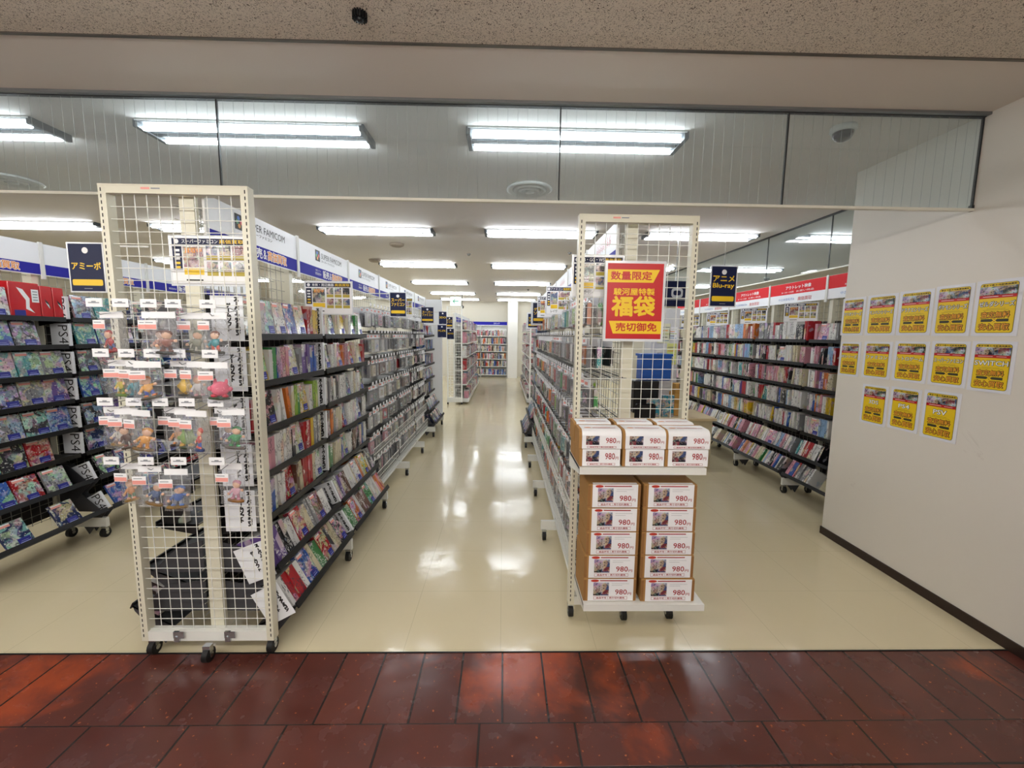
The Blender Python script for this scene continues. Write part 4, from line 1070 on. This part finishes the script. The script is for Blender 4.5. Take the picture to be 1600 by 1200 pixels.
# right-hand rack price boards
for k, (y, z0, c_) in enumerate(((3.95, 1.615, 2), (4.7, 1.615, 1), (5.5, 1.61, 2), (6.3, 1.61, 0))):
    t = board('buyback_board', 'small purchase board hanging under the red header, %s from the wall end' % nth(k+1), 'sign', -.13, .13, 0, z0, z0+.17, d_pop('映像', c_, 3), pwhite, border=.004)
    t.location = (2.80, y, z0+.09); t.rotation_euler = (0, 0, -.75)
# hanging store sign beyond the right rack
def d_hang(b, w, h):
    b.rect(w*.1, h*.25, w*.9, h*.32, grey, 2); b.rrect(w*.38, h*.35, w*.74, h*.72, .03, M('pale_print', 'c8ccd4', .5), 2); b.rrect(w*.44, h*.44, w*.68, h*.63, .02, navy, 3)
t = board('hanging_sign', 'dark blue hanging sign seen through the right mesh rack', 'sign', 1.74, 2.10, 4.75, 1.80, 2.08, d_hang, navy); MB().cyl((0, 0, .14), (0, 0, CEIL-1.94), .004, chrome).build('hanging_rod', t)

# --- wall posters
def d_wall(title, acc, latin=False):
    def d(b, w, h):
        def R(x0, y0_, x1, y1_, m_, l=2): b.rect(w*x0, h*y0_, w*x1, h*y1_, m_, l)
        b.rrect(w*.09, h*.055, w*.91, h*.945, w*.06, M('poster_keyline', '5a4c10', .5), 1); b.rrect(w*.10, h*.062, w*.90, h*.938, w*.055, M('poster_yellow', 'ecc918', .4), 2)
        b.text('家まで楽々!宅配高価買取', w*.15, h*.895, w*.87, h*.925, ink, 3, .04, fit=True)
        R(.10, .73, .90, .885, arts[acc], 3); R(.36, .74, .60, .88, arts[(acc+1) % 4], 4); R(.62, .76, .86, .87, arts[(acc+2) % 4], 4)
        R(.10, .675, .90, .735, red, 3); b.rect(w*.18, h*.70, w*.52, h*.708, pwhite, 4); b.rect(w*.6, h*.70, w*.82, h*.706, pwhite, 4)
        n_ = len(title); tw = .36 if n_ <= 3 else .76
        b.otext(title, w*(.5-tw/2), h*.525, w*(.5+tw/2), h*.62, pwhite, ink, 3, .012, .062)
        R(.30, .485, .70, .489, M('poster_small', '4c4420', .5), 3); R(.22, .462, .78, .466, MATS['poster_small'], 3)
        b.otext('査定無料', w*.19, h*.325, w*.81, h*.435, M('poster_gold', 'f4a82e', .5), ink, 3, .012, .062)
        R(.20, .255, .80, .305, M('poster_dark', '3c3a28', .5), 3); b.text('×', w*.44, h*.245, w*.56, h*.315, yellow, 4, .03, fit=True)
        b.otext('安心買取', w*.17, h*.105, w*.83, h*.225, MATS['poster_gold'], ink, 3, .012, .062)
    return d
POST = [('マリオシリーズ', 2.979, 2.792, 1.742, 1.485, 0, 'title, top row, nearest the rack'), ('モンハンシリーズ', 2.775, 2.56, 1.745, 1.485, 1, 'title, top row, second from the rack'), ('ドラクエシリーズ', 2.55, 2.345, 1.748, 1.486, 0, 'title, middle of the top row'), ('ポケモンシリーズ', 2.335, 2.143, 1.754, 1.483, 2, 'title, top row, second from its near end'), ('ゼルダシリーズ', 2.134, 1.938, 1.757, 1.483, 3, 'title, top row, near end'),
        ('FFシリーズ', 2.963, 2.793, 1.44, 1.203, 0, 'title, middle row, nearest the rack'), ('ファミコン', 2.766, 2.561, 1.445, 1.208, 2, 'title, middle row, second from the rack'), ('レトロゲーム', 2.545, 2.336, 1.45, 1.209, 1, 'title, centre of the middle row'), ('スーパーファミコン', 2.322, 2.127, 1.454, 1.210, 3, 'title, middle row, second from its near end'), ('SWITCH', 2.118, 1.928, 1.457, 1.205, 0, 'lettering SWITCH, middle row near end'),
        ('3DS', 2.743, 2.552, 1.165, .907, 1, 'lettering 3DS in the bottom row'), ('PS4', 2.536, 2.346, 1.172, .914, 1, 'lettering PS4 in the bottom row'), ('PSV', 2.330, 2.135, 1.180, .908, 0, 'lettering PSV in the bottom row')]
for title, ya, yb, zt, zb_, acc, wl in POST:
    w_, h = ya-yb, zt-zb_
    t = thing('wall_poster', 'yellow poster on the right wall, white %s' % wl, 'poster', (WX-.0025, (ya+yb)/2, (zt+zb_)/2), (0, 0, -PI/2), 'yellow posters on the right wall')
    MB().box(-w_/2, w_/2, 0, .002, -h/2, h/2, M('laminated_white', 'e8e8ee', .15, coat=.6)).build('sheet', t)
    b = MB().plane((-w_/2, 0, -h/2), (1, 0, 0), (0, 0, 1)); d_wall(title, acc)(b, w_, h); b.build('printing', t)

# --- shelf dividers
def divider(run, y, k, txt, size=(.13, .165), label=''):
    nl = len(run.levels); th = tilt_of(k, nl); out = lip_of(k, nl)-.004; z = run.levels[k]+.001
    w_, h = size
    t = thing('shelf_divider', label, 'divider', run.W(y, out, z), (th, 0, run.rz) if False else (0, 0, 0), 'white dividers on the racks')
    T = Matrix.Rotation(-run.f*th, 4, 'Y')
    b = MB(T); x0, x1 = sorted((0, -run.f*w_)); b.box(x0, x1, -.001, .001, 0, h, white)
    b.box(min(0, -run.f*.002), max(0, -run.f*.002), -.010, .010, 0, h, white)
    b.build('plate', t)
    b = MB(T)
    b.plane((-run.f*0 if run.f > 0 else w_, -.001, 0), (1, 0, 0), (0, 0, 1)) if False else None
    b.plane((x0, -.001, 0), (1, 0, 0), (0, 0, 1))
    if txt == 'PS4': b.text('PS4', w_*.40, h*.10, w_*.88, h*.92, ink, 1, -.004, rot=True)
    else:
        b.text(txt, w_*.72, h*.06, w_*.86, h*.94, ink, 1, .02, vertical=True); b.text(txt, w_*.46, h*.12, w_*.58, h*.80, ink, 1, .02, vertical=True)
    b.build('lettering', t)
for k in range(8): divider(L0, L0.y0+BAY+.006, k, 'PS4', (.13, .15 if k < 6 else .13), 'white PS4 divider on the %s shelf down of the far left rack' % nth(k+1))
for k in range(7):
    divider(L1, L1.y0+BAY+.006, k, 'スーパーファミコン', (.13, .175 if k < 5 else .15), 'white lettered divider between the first two bays, %s shelf down' % nth(k+1))
    divider(L1, L1.y0+.0, k, 'ソフト', (.13, .175 if k < 5 else .15), 'white lettered divider at the near end of the aisle rack, %s shelf down' % nth(k+1)) if False else None
# end plates seen through the left mesh rack: each shelf ends in a white lettered plate on a dark bracket
for k in range(7):
    nl = 7; th = tilt_of(k, nl); out = lip_of(k, nl); z = LV7[k]
    t = thing('end_plate', 'white lettered plate at the near end of the aisle rack, %s shelf down' % nth(k+1), 'divider', L1.W(L1.y0+.043, out, z), group='white dividers on the racks')
    T = Matrix.Rotation(-th, 4, 'Y'); h = .17 if k < 5 else .15
    MB(T).box(-.135, 0, -.002, 0, -.02, h, white).build('plate', t)
    b = MB(T).plane((-.135, -.002, 0), (1, 0, 0), (0, 0, 1)); b.text('スーパーファミコン', .10, .004, .118, h-.006, ink, 1, .02, vertical=True); b.text('ゲームソフト', .065, .02, .083, h-.03, ink, 1, .02, vertical=True); b.build('lettering', t)

# ================================================================== BACK OF THE SHOP
# tall white end panel after the left rack
t = thing('white_board', 'tall white board closing the rack left of the aisle', 'panel', (-1.27, 7.0, 0))
MB().box(-.27, .255, -.015, .015, .05, 2.02, white).build('panel', t); MB().box(-.27, .255, -.03, .03, 0, .05, cream).build('foot', t)
def mesh_gondola(xa, xb, y, label):
    t = thing('mesh_rack', label, 'display rack', ((xa+xb)/2, y, 0)); c_ = (xa+xb)/2
    for x in (xa, xb): MB().box(x-c_-.015, x-c_+.015, -.015, .015, .04, 2.03, enamel).build('post', t)
    b = MB(); grid(b, xa-c_, xb-c_, .15, 2.0, 0, .06, .003, enamel); b.build('grid_panel', t)
    MB().box(xa-c_-.015, xb-c_+.015, -.03, .03, .05, .15, enamel).build('base', t)
    for x in (xa, xb): b = MB(); caster(b, x-c_, 0, .028); b.build('caster', t)
mesh_gondola(-1.15, -.86, 8.7, 'white mesh end rack farther down the left side of the aisle')
mesh_gondola(.56, .82, 8.7, 'white mesh end rack farther down the right side of the aisle')
def back_rack(x0, f, ya, yb, label, rname, pal, head, kind_, cat, group, n_items):
    t = thing('shelf_rack', label, 'shelf rack', (x0, ya, 0)); L = yb-ya
    MB().box(-.015, .015, 0, L, .05, 1.9, enamel).build('back_panel', t)
    xs_ = sorted((0, f*.30)); MB().box(xs_[0], xs_[1], 0, L, .04, .12, enamel).build('plinth', t)
    zs = [.12, .42, .72, 1.0, 1.28, 1.56]
    for z in zs[1:]:
        xs_ = sorted((f*.015, f*.26)); MB().box(xs_[0], xs_[1], 0, L, z-.02, z, enamel).build('shelf', t)
    if head:
        xs_ = sorted((f*.015, f*.035)); b = MB().box(xs_[0], xs_[1], 0, L, 1.72, 1.9, white); b.plane((f*.035, 0 if f > 0 else L, 1.72), (0, f, 0), (0, 0, 1)); b.rect(0, .0, L, .1, hblue); b.build('header_sign', t)
    for k, z in enumerate(zs):
        y = ya+.03; c2 = 0
        while y < yb-.1:
            c2 += 1; w_ = random.choice((.07, .09, .11)); h = random.uniform(.15, .23); d_ = .12; cn = pick(pal)
            o = put(kind_, face_mesh(w_, round(h, 1) if False else random_h(h), .09), Vector((x0+f*(.25 if z > .2 else .29), y+w_/2, z+.001)), (0, 0, -PI/2 if f > 0 else PI/2), rgba(cn),
                '%s %s, %s along %s shelf up, %s' % (cn, cat, nth(c2), nth(k+1), rname), cat, group)
            y += w_+random.uniform(.02, .07)+((y-ya)*.02)
def random_h(h): return .15 if h < .17 else (.19 if h < .21 else .225)
PINKS = dict(pink=7, white=8, grey=3, red=2, cream=2, purple=1, **{'pale blue': 2, 'dark grey': 2})
back_rack(-1.02, 1, 8.76, 12.4, 'white rack of pink and white toy packs beyond the left mesh end rack', 'back left rack', PINKS, True, 'toy_pack', 'toy pack', 'toy packs on the back racks', 0)
back_rack(.80, -1, 8.76, 12.4, 'white rack of red and white toy packs beyond the right mesh end rack', 'back right rack', dict(red=5, white=4, pink=4, grey=3, **{'dark grey': 3}), False, 'toy_pack', 'toy pack', 'toy packs on the back racks', 0)
# bookcase on the far wall
t = thing('bookcase', 'tall white bookcase with a blue header on the far wall', 'bookcase', (-.53, 14.50, 0))
MB().box(-.66, .65, .12, .14, 0, 1.80, enamel).build('back_panel', t)
b = MB().box(-.66, .65, .02, .04, 1.79, 1.90, hblue); b.box(-.66, .65, .015, .04, 1.765, 1.79, white); b.plane((-.66, .02, 1.79), (1, 0, 0), (0, 0, 1)); b.text('コミック', .85, .03, 1.05, .08, pwhite, 1, .02, fit=True); b.build('header_sign', t)
ZB = [.10, .385, .64, .90, 1.15, 1.42]
for x in (-.66, -.25, .64): MB().box(x, x+.015, -.14, .12, 0, 1.78, enamel).build('side_panel', t)
for z in ZB: MB().box(-.645, .64, -.14, .12, z-.022, z, enamel).build('shelf', t)
for k, z in enumerate(ZB):
    x = -.53-.64+.02; q = 0
    while x < .062:
        if abs(x+.53+.25) < .02: x = -.53-.25+.02+.012; continue
        w_ = random.choice((.03, .036, .044)); h = random.choice((.19, .20, .17)); cn = pick(PAL_BOOK); q += 1
        if x+w_ > -.784 and x < -.762: x = -.760
        put('comic_book', spine_mesh(w_, .13, h), (x+w_/2, 14.50-.13, z+.001), (0, 0, PI), rgba(cn), '%s book, %s from the left on %s shelf up of the far bookcase' % (cn, nth(q), nth(k+1)), 'book', 'books in the far bookcase')
        x += w_+.004+(random.random() < .1)*.03

# ================================================================== COUNTER BEYOND THE RIGHT MESH RACK
wood = M('pale_laminate', 'd8c49c', .35)
t = thing('checkout_counter', 'pale wood checkout counter seen through the right mesh rack', 'counter', (1.95, 4.75, 0))
MB().bevbox(-.55, .40, -.28, .30, .545, .575, .004, wood).build('top', t); MB().box(-.52, .37, -.24, .27, 0, .545, M('counter_front', 'c9bd9c', .5)).build('body', t)
t = thing('notice_stand', 'white stand covered with pale yellow notices behind the counter', 'notice stand', (1.98, 5.25, 0))
MB().box(-.17, .17, -.12, .12, 0, 1.80, M('pillar_white', 'dcdcdc', .5)).build('body', t)
for x, z, w_, h, mt in ((-.10, 1.38, .16, .24, 'e8e8c8'), (.03, 1.12, .12, .26, 'dfe48c'), (-.10, 1.08, .10, .22, 'f0f0ea'), (.05, 1.42, .10, .16, 'eef0f4')):
    b = MB().box(x-.0, x+w_, -.1225, -.1205, z, z+h, M('notice_'+mt, mt, .6)); b.plane((x, -.1225, z), (1, 0, 0), (0, 0, 1))
    for q in range(5): b.rect(.01, h*(.12+q*.17), w_-.012-(q % 2)*.02, h*(.12+q*.17)+.008, [M('notice_blue', '7aa0c8', .6), ink, M('notice_lime', 'b8c850', .6), orange, grey][q])
    b.build('notice', t)
t = thing('blue_crate', 'bright blue plastic crate standing on the counter', 'crate', (1.74, 4.80, 0))
cb = M('crate_blue', '1f5fc0', .35)
MB().bevbox(-.19, -.01, -.06, .14, .5765, 1.25, .01, M('black_cabinet', '16161a', .4)).build('black_stand', t) if False else None
MB().bevbox(-.15, .20, -.02, .16, .956, 1.255, .008, cb).build('body', t); MB().box(-.165, .215, -.03, .17, 1.235, 1.262, cb).build('rim', t)
tag(MB().bevbox(-.19, .10, -.06, .13, 0, .378, .008, M('black_cabinet', '16161a', .4)).build('black_cabinet', loc=(1.70, 4.82, .5765)), 'black cabinet on the counter under the blue crate', 'cabinet')
t = thing('office_chair', 'black office chair back in front of the counter', 'chair', (1.50, 4.30, 0))
MB().bevbox(-.12, .10, -.02, .02, .42, .76, .015, M('chair_black', '1a1616', .7)).build('backrest', t); MB().bevbox(-.15, .17, -.20, .16, .36, .41, .015, MATS['chair_black']).build('seat', t)
MB().cyl((0, 0, .06), (0, 0, .37), .02, black, 10).build('gas_column', t)
b = MB()
for k in range(5): a = 2*PI*k/5; b.cyl((0, 0, .07), (.17*math.cos(a), .17*math.sin(a), .05), .012, black, 6); b.ball((.17*math.cos(a), .17*math.sin(a), .024), .024, rubber, 8, 6)
b.build('star_base', t)
for x, y, z, w_, h, dd, lb in ((1.93, 4.62, .5765, .155, .26, .17, 'lower brown carton on the counter'), (1.935, 4.63, .838, .09, .10, .12, 'small brown carton on top of the larger one')):
    t = thing('shipping_carton', lb, 'cardboard box', (x, y, z)); MB().bevbox(0, w_, 0, dd, 0, h, .003, M('light_kraft', 'c99a52', .8)).build('carton', t); MB().box(w_*.46, w_*.54, -.001, dd*.3, h*.5, h+.001, brown).build('tape', t)
for k, (x, z, w_, h, c_) in enumerate(((1.60, .5765, .14, .20, '3a9ab4'), (1.77, .5765, .13, .24, '2f8ca8'))):
    tag(MB().box6(0, w_, 0, .03, 0, h, (pwhite,)*2+(mat_art('magazine_art_%s' % 'ab'[k], c_, 40),)*4).build('magazine', loc=(x, 4.56, z)), ['blue magazine leaning at the counter front beside the chair', 'teal magazine between the blue one and the carton'][k], 'magazine')
